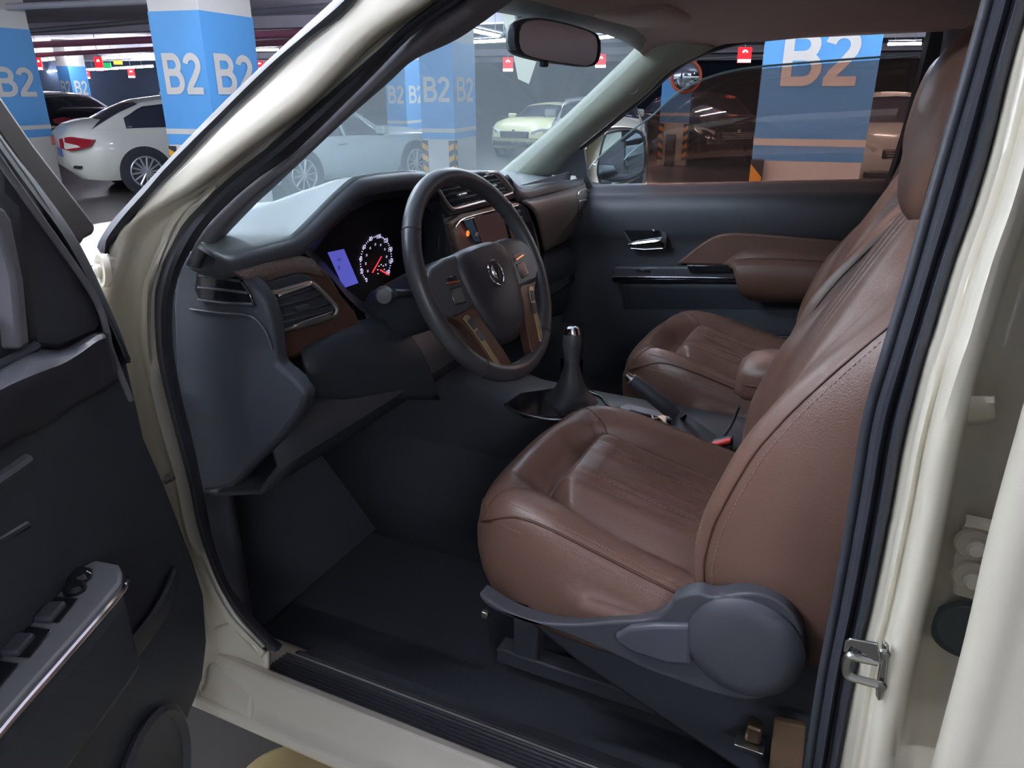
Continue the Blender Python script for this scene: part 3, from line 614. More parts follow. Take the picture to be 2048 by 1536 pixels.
for a, b in ((1950, 1088), (1944, 1152)): B().lathe([(.001, .016), (.006, .015), (.009, .011), (.009, .004), (.016, .004), (.018, 0)], P(a, b, Y=.734), (0, -1, 0), 18).obj('hinge_bolt', WHITE, hx)
B().tube(PL([(1930, 1040), (1965, 1047), (2000, 1056)], Y=.728), .006, n=8).obj('hinge_knuckle', WHITE, hx)
B().lathe([(.001, 0), (.027, 0), (.031, .003), (.034, -.002)], P(1935, 1262, Y=.738), (0, -1, 0), 30).obj('rubber_grommet', mat('grommet', (84, 96, 98), .6), RD)

# ---------------------------------------------------------------- DRIVER DOOR (open)
DR = thing('driver_door', 'open driver door with black inner panel and cream edge at the left', 'door', (-.8, .6, .5))
RR = -.455
def D(l, r=RR): return PL(l, R=r)
ol = [(165, 500), (202, 582), (228, 628), (260, 725), (286, 839), (293, 872), (330, 957), (389, 1114), (411, 1185), (418, 1279), (409, 1359), (393, 1404), (357, 1498), (320, 1620), (-500, 1800), (-500, 760), (-200, 700), (60, 590)]
B().prism(D(ol), RT*-.05).obj('door_panel', BLACK, DR, bev=.012, seg=3)
olw = [(a-6 if a > 0 else a, b) for a, b in ol[:14]]+ol[14:]
B().prism(D(olw, RR-.055), RT*-.05).obj('door_shell', WHITE, DR, bev=.01)
fr = D([(-300, -260), (0, 184), (68, 284), (195, 451), (190, 470), (171, 480), (163, 494), (120, 450), (0, 275), (-300, -160)], RR-.02)
B().prism(fr, RT*-.06).obj('window_frame', mat('frame_grey', (104, 102, 100), .5), DR, bev=.006)
B().grid(loft([D([(-300, -170), (0, 268), (82, 375), (163, 494), (235, 650), (262, 725)], RR-.01), D([(-300, -140), (0, 290), (70, 390), (140, 494), (215, 640), (254, 725)], RR+.012), D([(-300, -110), (0, 316), (45, 375), (120, 494), (200, 640), (246, 725)], RR-.005)], 40, 3)).obj('door_seal', RUBBER, DR, solid=.008)
B().tube(resample(D([(-200, 20), (0, 321), (38, 375), (60, 408), (182, 582), (212, 655), (222, 700), (262, 800)], RR+.012), 50), .0035, n=8).obj('seal_piping', TRIMG, DR)
tri = D([(0, 300), (48, 372), (100, 440), (150, 505), (190, 590), (205, 650), (195, 668), (120, 700), (70, 697), (30, 420), (0, 390)], RR+.004)
B().prism(tri, RT*-.03).obj('mirror_triangle_trim', BLACK2, DR, bev=.006)
B().prism(D([(-40, 400), (10, 415), (25, 440), (50, 560), (62, 690), (40, 700), (28, 560), (0, 450), (-40, 430)], RR+.016), RT*-.02).obj('window_channel', TRIMG, DR, bev=.004)
B().prism(D([(-300, 300), (0, 440), (18, 560), (36, 688), (-300, 900)], RR-.01), RT*-.004).obj('window_glass', GLASSC, DR)
# belt ledge
L0 = D([(-300, 905), (0, 732), (65, 700), (125, 698), (180, 668), (206, 664)], RR+.0); L1 = D([(-300, 930), (0, 750), (70, 715), (130, 705), (185, 672), (208, 668)], RR+.03)
L2 = D([(-300, 965), (0, 786), (80, 748), (134, 724), (190, 680), (212, 672)], RR+.045); L3 = D([(-300, 990), (0, 812), (85, 770), (140, 742), (196, 700), (218, 690)], RR+.038); L4 = D([(-300, 1100), (0, 900), (95, 850), (150, 812), (210, 780), (240, 760)], RR+.004)
B().grid(loft([L0, L1, L2, L3, L4], 40, 4)).obj('belt_ledge', BLACK2, DR, solid=.01)
B().tube(D([(-200, 870), (0, 731), (66, 697), (72, 691)], RR+.01), .005, n=8).obj('window_scraper', RUBBER, DR)
# pull handle lines
B().tube(resample(D([(-200, 1085), (-60, 995), (0, 957), (54, 919)], RR+.035), 14), .006, n=8).obj('upper_trim_bead', BLACK2, DR)
B().tube(resample(D([(-200, 1210), (-60, 1120), (0, 1083), (54, 1050)], RR+.04), 14), .0035, n=8).obj('door_pull_strip', CHROME, DR)
# armrest and switch tray
tz = P(243, 1145, R=RR+.045).z
def T(l, dz=0): return [p+UZ*dz for p in PL(l, Z=tz)]
top = [(243, 1140), (237, 1127), (192, 1118), (134, 1145), (0, 1252), (-260, 1470), (-230, 1720), (0, 1440), (210, 1203), (242, 1163)]
tp = T(top); arm = B().prism(tp, UZ*-.012).obj('switch_tray', mat('tray_grey', (150, 152, 156), .42, metal=.3), DR, bev=.004, seg=3)
def sc(l, k, c=None):
    c = c or sum((V(p) for p in l), V((0, 0, 0)))/len(l); return [c+(V(p)-c)*k for p in l]
big = [p-UZ*.012+RT*(-.03 if i in (0, 1, 2, 3, 4, 5) else .004) for i, p in enumerate(tp)]
B().prism(big, UZ*-.10).obj('armrest', BLACK, DR, bev=.012, seg=3)
B().tube(resample([p+RT*.004-UZ*.004 for p in T([(246, 1150), (243, 1163), (210, 1205), (100, 1330), (0, 1444), (-230, 1724)])], 40), .0032, n=8).obj('chrome_edge', CHROME, arm)
for (a, b, r_) in ((156, 1157, .014), (150, 1181, .011)):
    B().lathe([(.001, .008), (r_*.7, .008), (r_, .004), (r_, 0)], T([(a, b)])[0], UZ, 24).obj('lock_button', GLOSSB, arm)
for (q4) in ([(72, 1195), (92, 1193), (158, 1200), (118, 1248), (30, 1240)], [(0, 1255), (25, 1250), (104, 1262), (60, 1318), (-40, 1310)], [(-90, 1325), (-60, 1315), (40, 1330), (-20, 1400), (-130, 1390)]):
    w_ = B().prism(T(q4, .0008), UZ*.0012).obj('switch_well', GLOSSB, arm, bev=.001)
    c_ = sum(T(q4), V((0, 0, 0)))/5; d_ = HD
    for k in (-1, 1): B().box(c_+d_*(-.012)+RT*(k*.011)+UZ*.004, (.018, .026, .008), (RT, HD, UZ)).obj('window_switch', BLACK2, w_, bev=.003)
B().grid(loft([D([(-300, 1740), (60, 1536), (150, 1400), (300, 1220), (345, 1130)], RR+.002), D([(-300, 1760), (75, 1545), (165, 1410), (312, 1226), (352, 1140)], RR+.014), D([(-300, 1900), (100, 1560), (190, 1430), (330, 1240), (360, 1150)], RR+.002)], 30, 3)).obj('map_pocket_lip', BLACK, DR, solid=.006)
sp = P(300, 1580, R=RR+.002); B().lathe([(.095, 0), (.1, .008), (.092, .012), (.085, .004), (.001, .006)], sp, RT, 36).obj('speaker_ring', BLACK2, DR)

# ---------------------------------------------------------------- PASSENGER DOOR
PD = thing('passenger_door', 'closed passenger door with dark panel, brown armrest and half-open tinted window', 'door', (-.35, 2.3, .5))
def bz(x): return 1.223+(x+.775)*.067
prof = [(.0, 2.30), (.012, 2.285), (.004, 2.262), (-.008, 2.25), (-.012, 2.235), (-.02, 2.222), (-.05, 2.212), (-.10, 2.212), (-.125, 2.222), (-.14, 2.236), (-.22, 2.24), (-.235, 2.238), (-.30, 2.235), (-.42, 2.25), (-.55, 2.25), (-.70, 2.25)]
xs = [-.86+1.0*i/12 for i in range(13)]
B().grid([[V((x, y, bz(x)+dz)) for dz, y in prof] for x in xs]).obj('door_panel', BLACK2, PD, solid=.01, soff=1, ang=50)
B().grid([[V((x, y, z_)) for y, z_ in ((2.36, bz(x)+.0), (2.40, bz(x)-.04), (2.42, .9), (2.40, .5))] for x in xs]).obj('door_shell', WHITE, PD, solid=.01)
B().tube([V((x, 2.262, bz(x)+.008)) for x in xs], .006, n=8).obj('window_scraper', RUBBER, PD)
# window frame: front slope, top, rear post
wf = [(1163, 292), (1200, 262), (1287, 190), (1342, 140), (1397, 106), (1483, 79), (1608, 64), (1772, 48), (1856, 41), (1960, 33)]
wfp = leanp(wf, 2.27)
B().grid([[p+V((0, -.012, .004)), p+V((-.0, -.016, -.004)), p+V((.0, -.006, -.012)), p+V((.0, .02, -.012)), p+V((0, .03, .03)), p+V((0, 0, .04))] for p in resample(wfp, 50)], cv=True).obj('window_frame', HBLK, PD)
rp = leanp([(1870, 30), (1846, 130), (1815, 250), (1775, 378)], 2.275)
B().grid([[p+V((-.01, .0, 0)), p+V((-.0, -.012, 0)), p+V((.05, -.012, 0)), p+V((.06, .02, 0)), p+V((-.005, .02, 0))] for p in resample(rp, 16)], cv=True).obj('rear_frame_post', HBLK, PD)
B().prism(leanp([(1098, 350), (1156, 292), (1166, 290), (1174, 352), (1190, 384), (1168, 384), (1150, 352)], 2.262), (0, .02, 0)).obj('mirror_triangle_trim', BLACK2, PD, bev=.003)
gt = [(1178, 340), (1192, 322), (1232, 288), (1270, 258), (1310, 228), (1345, 194), (1390, 167), (1440, 149), (1500, 137), (1600, 128), (1700, 120), (1770, 115), (1838, 108)]
gp = resample(leanp(gt, 2.285), 40)
B().grid([[p, V((p.x, 2.285, bz(p.x)-.02))] for p in gp]).obj('window_pane', GLASSC, PD, solid=.004)
xf = P(1295, 300, Y=2.281).x; fp_ = [p for p in gp if p.x > xf]; fp_ = [V((xf, 2.281, fp_[0].z-.006))]+fp_
B().grid([[V((p.x, p.y-.004, p.z-.004)), V((p.x, 2.281, bz(p.x)-.02))] for p in fp_]).obj('tint_film', GLASST, PD, solid=.0004)
B().tube([p+UZ*.002 for p in gp], .0028, n=6).obj('pane_edge', mat('glass_edge', (150, 175, 178), .2, spec=.8), PD)
# handle
hr = B().prism(PL([(1236, 447), (1326, 451), (1334, 470), (1333, 497), (1322, 503), (1272, 501), (1262, 494)], Y=2.206), (0, .03, 0)).obj('handle_bezel', BLACK2, PD, bev=.003)
B().prism(PL([(1243, 454), (1318, 457), (1326, 475), (1325, 493), (1275, 494), (1266, 488)], Y=2.2045), (0, .02, 0)).obj('handle_cup', GLOSSB, hr, bev=.002)
B().tube(PL([(1256, 489), (1280, 486), (1305, 483), (1322, 481), (1329, 486), (1328, 495)], Y=2.192), [.006, .009, .010, .011, .010, .006], n=10, flat=.7).obj('release_lever', CHROME, hr)
B().tube(PL([(1262, 497), (1290, 499), (1326, 497)], Y=2.200), .003, n=8).obj('chrome_lip', CHROME, hr)
B().lathe([(.001, .01), (.004, .009), (.005, 0)], P(1308, 461, Y=2.202), (0, -1, 0), 14).obj('lock_pin', CHROME, hr)
# brown insert, armrest, ledge
ins = [(1352, 528), (1378, 506), (1402, 488), (1425, 474), (1452, 467), (1480, 466), (1540, 470), (1620, 477), (1700, 484), (1760, 488), (1760, 560), (1500, 556), (1462, 530)]
B().prism(resample(PL(ins[:10], Y=2.200), 40)+PL(ins[10:], Y=2.200), (0, .035, 0)).obj('upper_insert', LEATHD, PD, bev=.006, seg=3)
B().grid(loft([PL([(1440, 528), (1470, 506), (1500, 495), (1560, 497), (1680, 508), (1760, 512)], Y=2.212), PL([(1450, 530), (1476, 512), (1506, 502), (1560, 503), (1680, 514), (1760, 518)], Y=2.188), PL([(1466, 538), (1482, 532), (1520, 530), (1560, 531), (1680, 542), (1760, 546)], Y=2.165)], 24, 3)).obj('elbow_pad', LEATHD, PD, solid=.01)
am = [PL([(1466, 534), (1500, 530), (1560, 531), (1640, 536), (1760, 546)], Y=2.168), PL([(1468, 540), (1502, 536), (1560, 538), (1640, 543), (1760, 553)], Y=2.145), PL([(1474, 556), (1506, 556), (1560, 558), (1640, 562), (1760, 568)], Y=2.140), PL([(1482, 574), (1512, 578), (1560, 580), (1640, 582), (1760, 588)], Y=2.152), PL([(1500, 588), (1520, 590), (1560, 592), (1640, 594), (1760, 600)], Y=2.19)]
ar = B().grid(loft(am, 24, 4)).obj('armrest', LEATHD, PD, solid=.02, soff=1)
B().tube(resample([p+V((0, -.002, 0)) for p in PL([(1478, 561), (1510, 561), (1560, 563), (1640, 567), (1740, 573)], Y=2.139)], 30), .0012, n=5).obj('armrest_seam', SEAM, ar)
B().prism(PL([(1224, 536), (1232, 533), (1390, 533), (1470, 540), (1474, 556), (1224, 557)], Y=2.19), (0, .05, 0)).obj('lower_shelf', BLACK2, PD, bev=.006)
B().tube(PL([(1222, 554), (1300, 554), (1400, 555), (1468, 556)], Y=2.186), .0022, n=8).obj('bright_trim', CHROME, PD)
B().prism(PL([(1224, 557), (1475, 558), (1474, 566), (1226, 565)], Y=2.19), (0, .05, 0)).obj('gloss_strip', GLOSSB, PD, bev=.002)
B().box(P(1285, 540, Y=2.186), (.045, .008, .006)).obj('window_switch', GLOSSB, PD, bev=.002)
B().prism(PL([(1372, 530), (1462, 531), (1464, 545), (1380, 546)], Y=2.178), (0, .03, 0)).obj('pull_cup', GLOSSB, PD, bev=.003)
B().grid(loft([PL([(1240, 568), (1480, 570), (1540, 592), (1760, 604)], Y=2.20), PL([(1245, 600), (1480, 604), (1560, 608), (1760, 612)], Y=2.222), PL([(1250, 640), (1480, 645), (1560, 648), (1760, 650)], Y=2.245)], 16, 3)).obj('lower_bulge', BLACK, PD, solid=.01, soff=1)
B().prism(PL([(1350, 612), (1430, 612), (1480, 690), (1386, 690)], Y=2.236), (0, .02, 0)).obj('map_pocket', BLACK2, PD, bev=.006)
B().prism(PL([(1450, 615), (1640, 618), (1640, 674), (1492, 672)], Y=2.238), (0, .02, 0)).obj('speaker_grille', BLACK, PD, bev=.006)
B().tube(PL([(1490, 673), (1560, 674), (1640, 675)], Y=2.232), .0015, n=6).obj('pocket_seam', BLACK2, PD)
# outside mirror
def OM(l, y): return PL(l, Y=y)
ho = [(1166, 290), (1199, 259), (1229, 253), (1262, 254), (1286, 260), (1297, 285), (1298, 326), (1290, 350), (1260, 366), (1212, 384), (1190, 384), (1166, 372)]
rows = [OM(ho, 2.47)]; cx = P(1235, 318, Y=2.47)
for k, (sc_, dx, dy) in enumerate(((1.03, -.02, .02), (1.0, -.07, .04), (.85, -.11, .05), (.5, -.14, .05), (.02, -.15, .05))): rows.append([cx+V((dx, dy, 0))+(p-cx)*sc_ for p in rows[0]])
hm = B().grid(rows, cv=True).obj('mirror_housing', WHITE, PD, sub=1)
gi = [(1211, 264), (1240, 258), (1284, 263), (1293, 297), (1294, 326), (1287, 348), (1258, 362), (1207, 378), (1199, 370), (1193, 345), (1196, 319), (1205, 280)]
B().prism(resample(OM(gi+gi[:1], 2.466), 40)[:-1], (-.004, .012, 0)).obj('mirror_surround', GLOSSB, hm, bev=.003)
gl = sc(OM(gi, 2.462), .9)
n_ = (V((0, 0, 1.25))+V((0, 0, 0)))
B().prism(resample(gl+gl[:1], 40)[:-1], (0, .003, 0)).obj('mirror_glass', MIRR, hm)
B().prism(PL([(1160, 366), (1192, 372), (1200, 392), (1160, 392)], Y=2.38), (0, .08, 0)).obj('mirror_foot', HBLK, hm, bev=.008)
# rear pillar on the passenger side
B().grid(loft([leanp([(1905, 0), (1885, 130), (1850, 250), (1805, 330), (1772, 392)], 2.25), leanp([(1935, 0), (1915, 130), (1880, 250), (1845, 330), (1815, 392)], 2.22), leanp([(2020, 0), (1990, 130), (1960, 250), (1925, 330), (1900, 392)], 2.23)], 30, 4)).obj('passenger_b_pillar_trim', TRIMG, BODY, solid=.012)
B().grid([[V((x, y, z_)) for z_ in (.5, .9, 1.27)] for x, y in ((.02, 2.26), (.06, 2.23), (.2, 2.22), (1.2, 2.22))]).obj('passenger_pillar_lower_trim', BLACK, BODY, solid=.02)
B().box((.85, 2.24, 1.45), (.7, .02, .5)).obj('rear_quarter_trim', TRIMG, BODY)

# ---------------------------------------------------------------- DASHBOARD
DB = thing('dashboard', 'dark dashboard with brown trim, air vents and lit instrument cluster', 'dashboard', (-.95, 1.5, .8))
rim = [(414, 498), (438, 511), (458, 515), (520, 500), (584, 482), (602, 470), (643, 429), (680, 392), (713, 364), (740, 356), (785, 350), (830, 347), (852, 352), (868, 366)]
rimP = PL(rim, X=-.80)
bk = [(414, 470), (430, 456), (450, 440), (491, 420), (555, 400), (600, 383), (634, 372), (675, 359), (740, 352), (800, 347), (836, 347), (870, 350), (900, 352)]
bkP = PL(bk, X=-.98)
far = [V((-1.07, .80+.95*i/12, 1.275)) for i in range(13)]
top = B(); r0 = resample(rimP, 60); r1 = resample(bkP, 60); r2 = resample(far, 60)
rows = []
for a, b_, c_ in zip(r0, r1, r2): rows.append(resample([a, a+V((-.012, 0, .006)), a.lerp(b_, .5)+V((0, 0, .004)), b_, b_.lerp(c_, .6)-V((0, 0, .0)), c_+V((0, 0, -.02))], 24))
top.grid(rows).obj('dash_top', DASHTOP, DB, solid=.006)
# hood lip: thick dark rim
B().grid([[a+V((.0, 0, .003)), a+V((.010, 0, -.002)), a+V((.012, 0, -.014)), a+V((.004, 0, -.028)), a+V((-.012, 0, -.032)), a+V((-.04, 0, -.030))] for a in r0]).obj('hood_lip', BLACK2, DB, ang=60)
# inner cowl of the cluster
cr = PL([(600, 500), (640, 455), (690, 405), (735, 375), (800, 362), (850, 368), (880, 400), (892, 470), (890, 560), (870, 640), (780, 660), (720, 620), (690, 590), (660, 552), (632, 525)], X=-.80)
cb = PL([(628, 505), (660, 462), (700, 425), (745, 402), (800, 395), (835, 402), (848, 440), (850, 500), (840, 570), (800, 610), (750, 612), (720, 600), (695, 580), (670, 548), (650, 525)], X=-.885)
B().grid([cr, [a.lerp(b_, .5) for a, b_ in zip(cr, cb)], cb], cv=True).obj('cluster_cowl', BLACK, DB)
cf = B().prism(cb, (-.01, 0, 0)).obj('cluster_face', mat('dial_black', (20, 20, 26), .6, spec=.15), DB)
B().prism(PL([(656, 505), (688, 498), (717, 566), (688, 576)], X=-.8835), (-.001, 0, 0)).obj('trip_display', mat('lcd_blue', (70, 70, 150), .3, emit=(96, 98, 208), estr=.42), cf)
lt = mat('lcd_dark', (40, 40, 90), .4); nm = mat('dial_white', (230, 228, 255), .4, emit=(222, 216, 255), estr=.6); rd = mat('needle_red', (230, 40, 50), .4, emit=(235, 50, 60), estr=1.0)
fy = V((0, 1, 0))
q = P(675, 523, X=-.883); v, f = text('km', q, fy, UZ, .012, .006, 0, .0005); B().add(v, f).obj('display_mark', lt, cf, smooth=False)
q = P(676, 540, X=-.883); v, f = text('0', q, fy, UZ, .006, .008, 0, .0005); B().add(v, f).obj('display_mark', lt, cf, smooth=False)
gc = P(752, 520, X=-.883); rx, rz = .0, 0
ry_ = .054; rz_ = .047
tk = B()
for k in range(10):
    a = math.radians(225-270*k/9); c_ = gc+V((0, math.cos(a)*ry_, math.sin(a)*rz_)); sN = str(k*20)
    wN = .0045*len(sN)+.001; v, f = text(sN, c_-fy*(wN/2)-UZ*.004, fy, UZ, wN, .0085, .01, .001); B().add(v, f).obj('dial_number', nm, cf, smooth=False)
for k in range(9):
    a = math.radians(225-270*(k+.5)/9); c_ = gc+V((0, math.cos(a)*ry_*.68, math.sin(a)*rz_*.68)); sN = str(k*10+10)
    wN = .005; v, f = text(sN, c_-fy*(wN/2)-UZ*.0025, fy, UZ, wN, .0048, .0, .001); B().add(v, f).obj('dial_number', nm, cf, smooth=False)
for k in range(46):
    if k % 5 == 0: continue
    a = math.radians(225-270*k/45); d_ = V((0, math.cos(a), math.sin(a)*rz_/ry_)); tk.tube([gc+d_*ry_*.97+V((.001, 0, 0)), gc+d_*ry_*1.03+V((.001, 0, 0))], .0008, n=4)
tk.obj('dial_ticks', nm, cf)
B().tube(PL([(745, 545), (763, 513)], X=-.879), [.0014, .0010], n=6).obj('speed_needle', rd, cf)
B().tube(PL([(761, 540), (778, 550)], X=-.879), [.0016, .0012], n=6).obj('fuel_needle', rd, cf)
gq = P(762, 541, X=-.882); sm = B()
for k in range(6): a = math.radians(200-40*k); sm.box(gq+V((0, math.cos(a)*.012, math.sin(a)*.012)), (.001, .002, .002))
sm.obj('fuel_marks', nm, cf)
# left pod, woven trim
pod = [(458, 541), (500, 528), (555, 516), (602, 513), (637, 526), (661, 550), (684, 590), (712, 622), (722, 650), (690, 672), (620, 700), (590, 716), (552, 727), (549, 690), (540, 640), (526, 593), (502, 560)]
B().prism(PL(pod, X=-.795), (-.03, 0, 0)).obj('pod_trim', BROWN, DB, bev=.006, seg=3)
B().grid(loft([PL([(460, 539), (520, 521), (560, 515), (602, 512), (630, 520)], X=-.793), PL([(490, 556), (530, 543), (565, 535), (605, 532), (640, 540)], X=-.786), PL([(512, 576), (545, 560), (575, 551), (610, 546), (652, 556)], X=-.790)], 24, 4)).obj('woven_inlay', WEAVE, DB, solid=.004)
vo = [(522, 568), (600, 546), (622, 552), (682, 612), (672, 632), (566, 668)]
v1 = B().prism(PL(vo, X=-.788), (-.035, 0, 0)).obj('air_vent', BLACK, DB, bev=.003)
for (a, b_) in (((540, 602), (640, 572)), ((546, 618), (655, 590)), ((552, 634), (665, 606)), ((558, 650), (668, 622))):
    p = PL([a, b_], X=-.784); B().grid([[p[0], p[1]], [p[0]+V((-.02, 0, .003)), p[1]+V((-.02, 0, .003))]]).obj('vent_slat', BLACK2, v1, solid=.003)
B().prism(PL([(591, 614), (618, 607), (624, 615), (600, 624)], X=-.776), (-.01, 0, 0)).obj('vent_tab', BLACK2, v1, bev=.002)
fb = PL([(532, 592), (545, 585), (560, 582), (615, 566), (626, 568), (640, 580), (662, 602), (674, 616), (672, 628), (664, 633), (610, 647), (586, 655), (575, 659), (562, 661)], X=-.782)
B().tube(resample(fb, 60), .0036, n=8).obj('vent_surround', SILVER, v1)
B().grid(loft([PL([(556, 583), (585, 571), (615, 563), (626, 562)], X=-.783), PL([(558, 592), (588, 582), (612, 573), (622, 569)], X=-.776)], 10, 2)).obj('upper_wing', SILVER, v1, solid=.003)
B().grid(loft([PL([(585, 650), (610, 640), (640, 630), (664, 622)], X=-.778), PL([(590, 659), (615, 652), (645, 643), (662, 634)], X=-.783)], 10, 2)).obj('lower_wing', SILVER, v1, solid=.003)
B().prism(PL([(553, 688), (574, 684), (580, 716), (560, 726), (552, 722)], X=-.788), (-.01, 0, 0)).obj('trim_tip', mat('copper_trim', (134, 84, 58), .4, metal=.3), DB, bev=.003)
B().tube(PL([(585, 722), (610, 716), (632, 708)], X=-.80), .003, n=6).obj('switch_row', GLOSSB, DB)
# side end cap with demister slots
cap = [(352, 540), (372, 505), (412, 497), (462, 540), (502, 566), (530, 604), (544, 650), (552, 727), (590, 760), (612, 790), (604, 820), (560, 880), (465, 975), (405, 985), (375, 880), (350, 740), (345, 610)]
B().prism(PL(cap, Y=.785), (0, .03, 0)).obj('end_cap', BLACK, DB, bev=.008, seg=3)
ec = B().prism(PL([(392, 545), (440, 540), (480, 560), (500, 590), (508, 612), (400, 604), (388, 580)], Y=.781), (0, .006, 0)).obj('side_demister', GLOSSB, DB, bev=.002)
for a, b_, c_ in (((398, 552), (440, 556), (478, 562)), ((396, 575), (450, 580), (495, 586)), ((396, 600), (450, 606), (506, 608))):
    B().tube(PL([a, b_, c_], Y=.779), .0022, n=6).obj('demister_slat', BLACK2, ec)
B().tube(resample(PL([(380, 618), (440, 626), (500, 632), (530, 660), (545, 700)], Y=.783), 20), .002, n=6).obj('cap_seam', BLACK2, DB)
# main lower body
ys = [.81+1.41*i/24 for i in range(25)]
lowp = [(-.815, 1.285), (-.82, 1.2), (-.825, 1.12), (-.84, 1.05), (-.80, 1.0), (-.79, .95), (-.84, .89), (-.95, .86), (-1.15, .86)]
def ld(y):
    k = 1.105 if .965 < y < 1.40 else 1.285
    return [(x, min(z_, k)) for x, z_ in lowp]
ys = sorted(ys+[.9649, .9651, 1.3999, 1.4001])
B().grid([[V((x-(.02 if y > 1.7 else 0), y, z_)) for x, z_ in ld(y)] for y in ys]).obj('lower_dash', BLACK, DB, solid=.01)
B().box((-1.06, 1.51, 1.10), (.20, 1.38, .24)).obj('dash_core', BLACK, DB)
# knee bolster & column shroud
B().grid(loft([PL([(600, 690), (660, 660), (720, 640), (800, 640)], X=-.80), PL([(615, 740), (680, 720), (760, 710), (850, 715)], X=-.77), PL([(620, 790), (690, 800), (780, 800), (880, 800)], X=-.80)], 16, 4)).obj('knee_panel', BLACK, DB, solid=.01)
# centre vents
cv_ = [(866, 372), (884, 356), (930, 348), (962, 342), (998, 342), (1012, 352), (1036, 384), (1030, 398), (985, 410), (930, 424), (902, 432), (886, 412)]
B().prism(PL(cv_, X=-.80), (-.05, 0, 0)).obj('centre_pod', BLACK2, DB, bev=.005, seg=3)
for q4, ls in (([(878, 374), (905, 366), (950, 358), (962, 400), (908, 415)], (((885, 384), (950, 370)), ((892, 394), (956, 380)), ((899, 404), (960, 390)))), ([(957, 355), (990, 348), (1020, 384), (975, 398), (968, 395)], (((962, 364), (997, 358)), ((966, 373), (1004, 367)), ((970, 382), (1011, 375)), ((974, 391), (1018, 384))))):
    v1 = B().prism(PL(q4, X=-.792), (-.02, 0, 0)).obj('air_vent', GLOSSB, DB, bev=.002)
    for a, b_ in ls:
        p = PL([a, b_], X=-.789); B().grid([[p[0], p[1]], [p[0]+V((-.015, 0, .003)), p[1]+V((-.015, 0, .003))]]).obj('vent_slat', BLACK2, v1, solid=.003)
    c_ = P(*(((ls[1][0][0]+ls[1][1][0])/2, (ls[1][0][1]+ls[1][1][1])/2+2)), X=-.782); B().box(c_, (.012, .03, .006)).obj('vent_tab', SILVER, v1, bev=.002)
B().tube(resample(PL([(871, 374), (880, 385), (893, 406), (902, 416), (912, 417), (950, 407), (990, 397), (1018, 388), (1025, 383), (1018, 372), (1004, 356), (992, 346), (975, 346)], X=-.788), 60), .0045, n=8).obj('centre_vent_surround', SILVER, DB)
# screen and controls
pn = [(900, 445), (925, 428), (1000, 410), (1040, 401), (1056, 414), (1070, 450), (1078, 482), (1082, 508), (1074, 530), (1020, 560), (950, 580), (920, 520)]
B().prism(PL(pn, X=-.802), (-.03, 0, 0)).obj('centre_panel', WEAVE, DB, bev=.006, seg=3)
B().tube(resample(PL([(910, 455), (922, 440), (950, 430), (1000, 417), (1030, 408), (1040, 411)], X=-.797), 30), .0025, n=8).obj('bright_trim', SILVER, DB)
scn = B().prism(PL([(924, 441), (1010, 416), (1026, 486), (960, 492), (944, 470)], X=-.797), (-.01, 0, 0)).obj('touch_screen', GLOSSB, DB, bev=.002)
B().prism(PL([(948, 437), (1004, 421), (1018, 482), (966, 487)], X=-.7955), (-.002, 0, 0)).obj('screen_glass', mat('screen_brown', (78, 62, 62), .2, emit=(70, 50, 50), estr=.25), scn)
B().prism(PL([(929, 444), (945, 440), (962, 484), (950, 484)], X=-.7955), (-.002, 0, 0)).obj('button_strip', mat('strip_blue', (70, 104, 128), .3), scn)
B().lathe([(.001, .003), (.006, .002), (.007, 0)], P(935, 467, X=-.794), (1, 0, 0), 14).obj('orange_button', mat('orange_light', (240, 130, 60), .4, emit=(250, 120, 50), estr=.8), scn)
B().lathe([(.001, .003), (.006, .002), (.007, 0)], P(954, 470, X=-.794), (1, 0, 0), 14).obj('small_knob', SILVER, scn)
cp = B().prism(PL([(1014, 412), (1038, 409), (1052, 420), (1066, 450), (1074, 482), (1077, 506), (1066, 520), (1050, 500), (1030, 440)], X=-.796), (-.01, 0, 0)).obj('climate_panel', GLOSSB, DB, bev=.002)
for k in range(7):
    a = (1036+k*4.6, 424+k*12.5); B().box(P(*a, X=-.792), (.006, .022, .010)).obj('climate_button', BLACK2, cp, bev=.002)
B().tube(PL([(1018, 414), (1036, 411)], X=-.793), .002, n=6).obj('climate_trim', SILVER, cp)
# passenger side
B().grid(loft([PL([(968, 344), (1003, 342), (1060, 342), (1110, 344), (1160, 350)], X=-1.04), PL([(985, 350), (1014, 350), (1070, 352), (1120, 352), (1160, 354)], X=-.92), PL([(1010, 352), (1040, 378), (1085, 370), (1130, 364), (1163, 359)], X=-.81)], 30, 5)).obj('passenger_dash_top', DASHTOP, DB, solid=.008)
B().grid(loft([PL([(1010, 352), (1040, 378), (1085, 370), (1130, 364), (1163, 359)], X=-.808), PL([(1024, 372), (1038, 396), (1085, 386), (1130, 375), (1165, 367)], X=-.80), PL([(1030, 392), (1042, 406), (1085, 397), (1130, 385), (1165, 376)], X=-.812)], 30, 3)).obj('dash_edge', BLACK2, DB, solid=.008)
B().grid(loft([PL([(1040, 403), (1085, 393), (1130, 380), (1166, 368)], X=-.80), PL([(1066, 424), (1100, 416), (1140, 402), (1170, 388)], X=-.788), PL([(1078, 462), (1110, 450), (1145, 436), (1174, 424)], X=-.80), PL([(1086, 502), (1118, 486), (1150, 468), (1180, 452)], X=-.835)], 30, 4)).obj('passenger_trim', mat('taupe_trim', (122, 114, 110), .38, metal=.2), DB, solid=.008)
v1 = B().prism(PL([(1155, 386), (1172, 378), (1186, 404), (1166, 432), (1158, 428)], X=-.785), (-.02, 0, 0)).obj('air_vent', GLOSSB, DB, bev=.003)
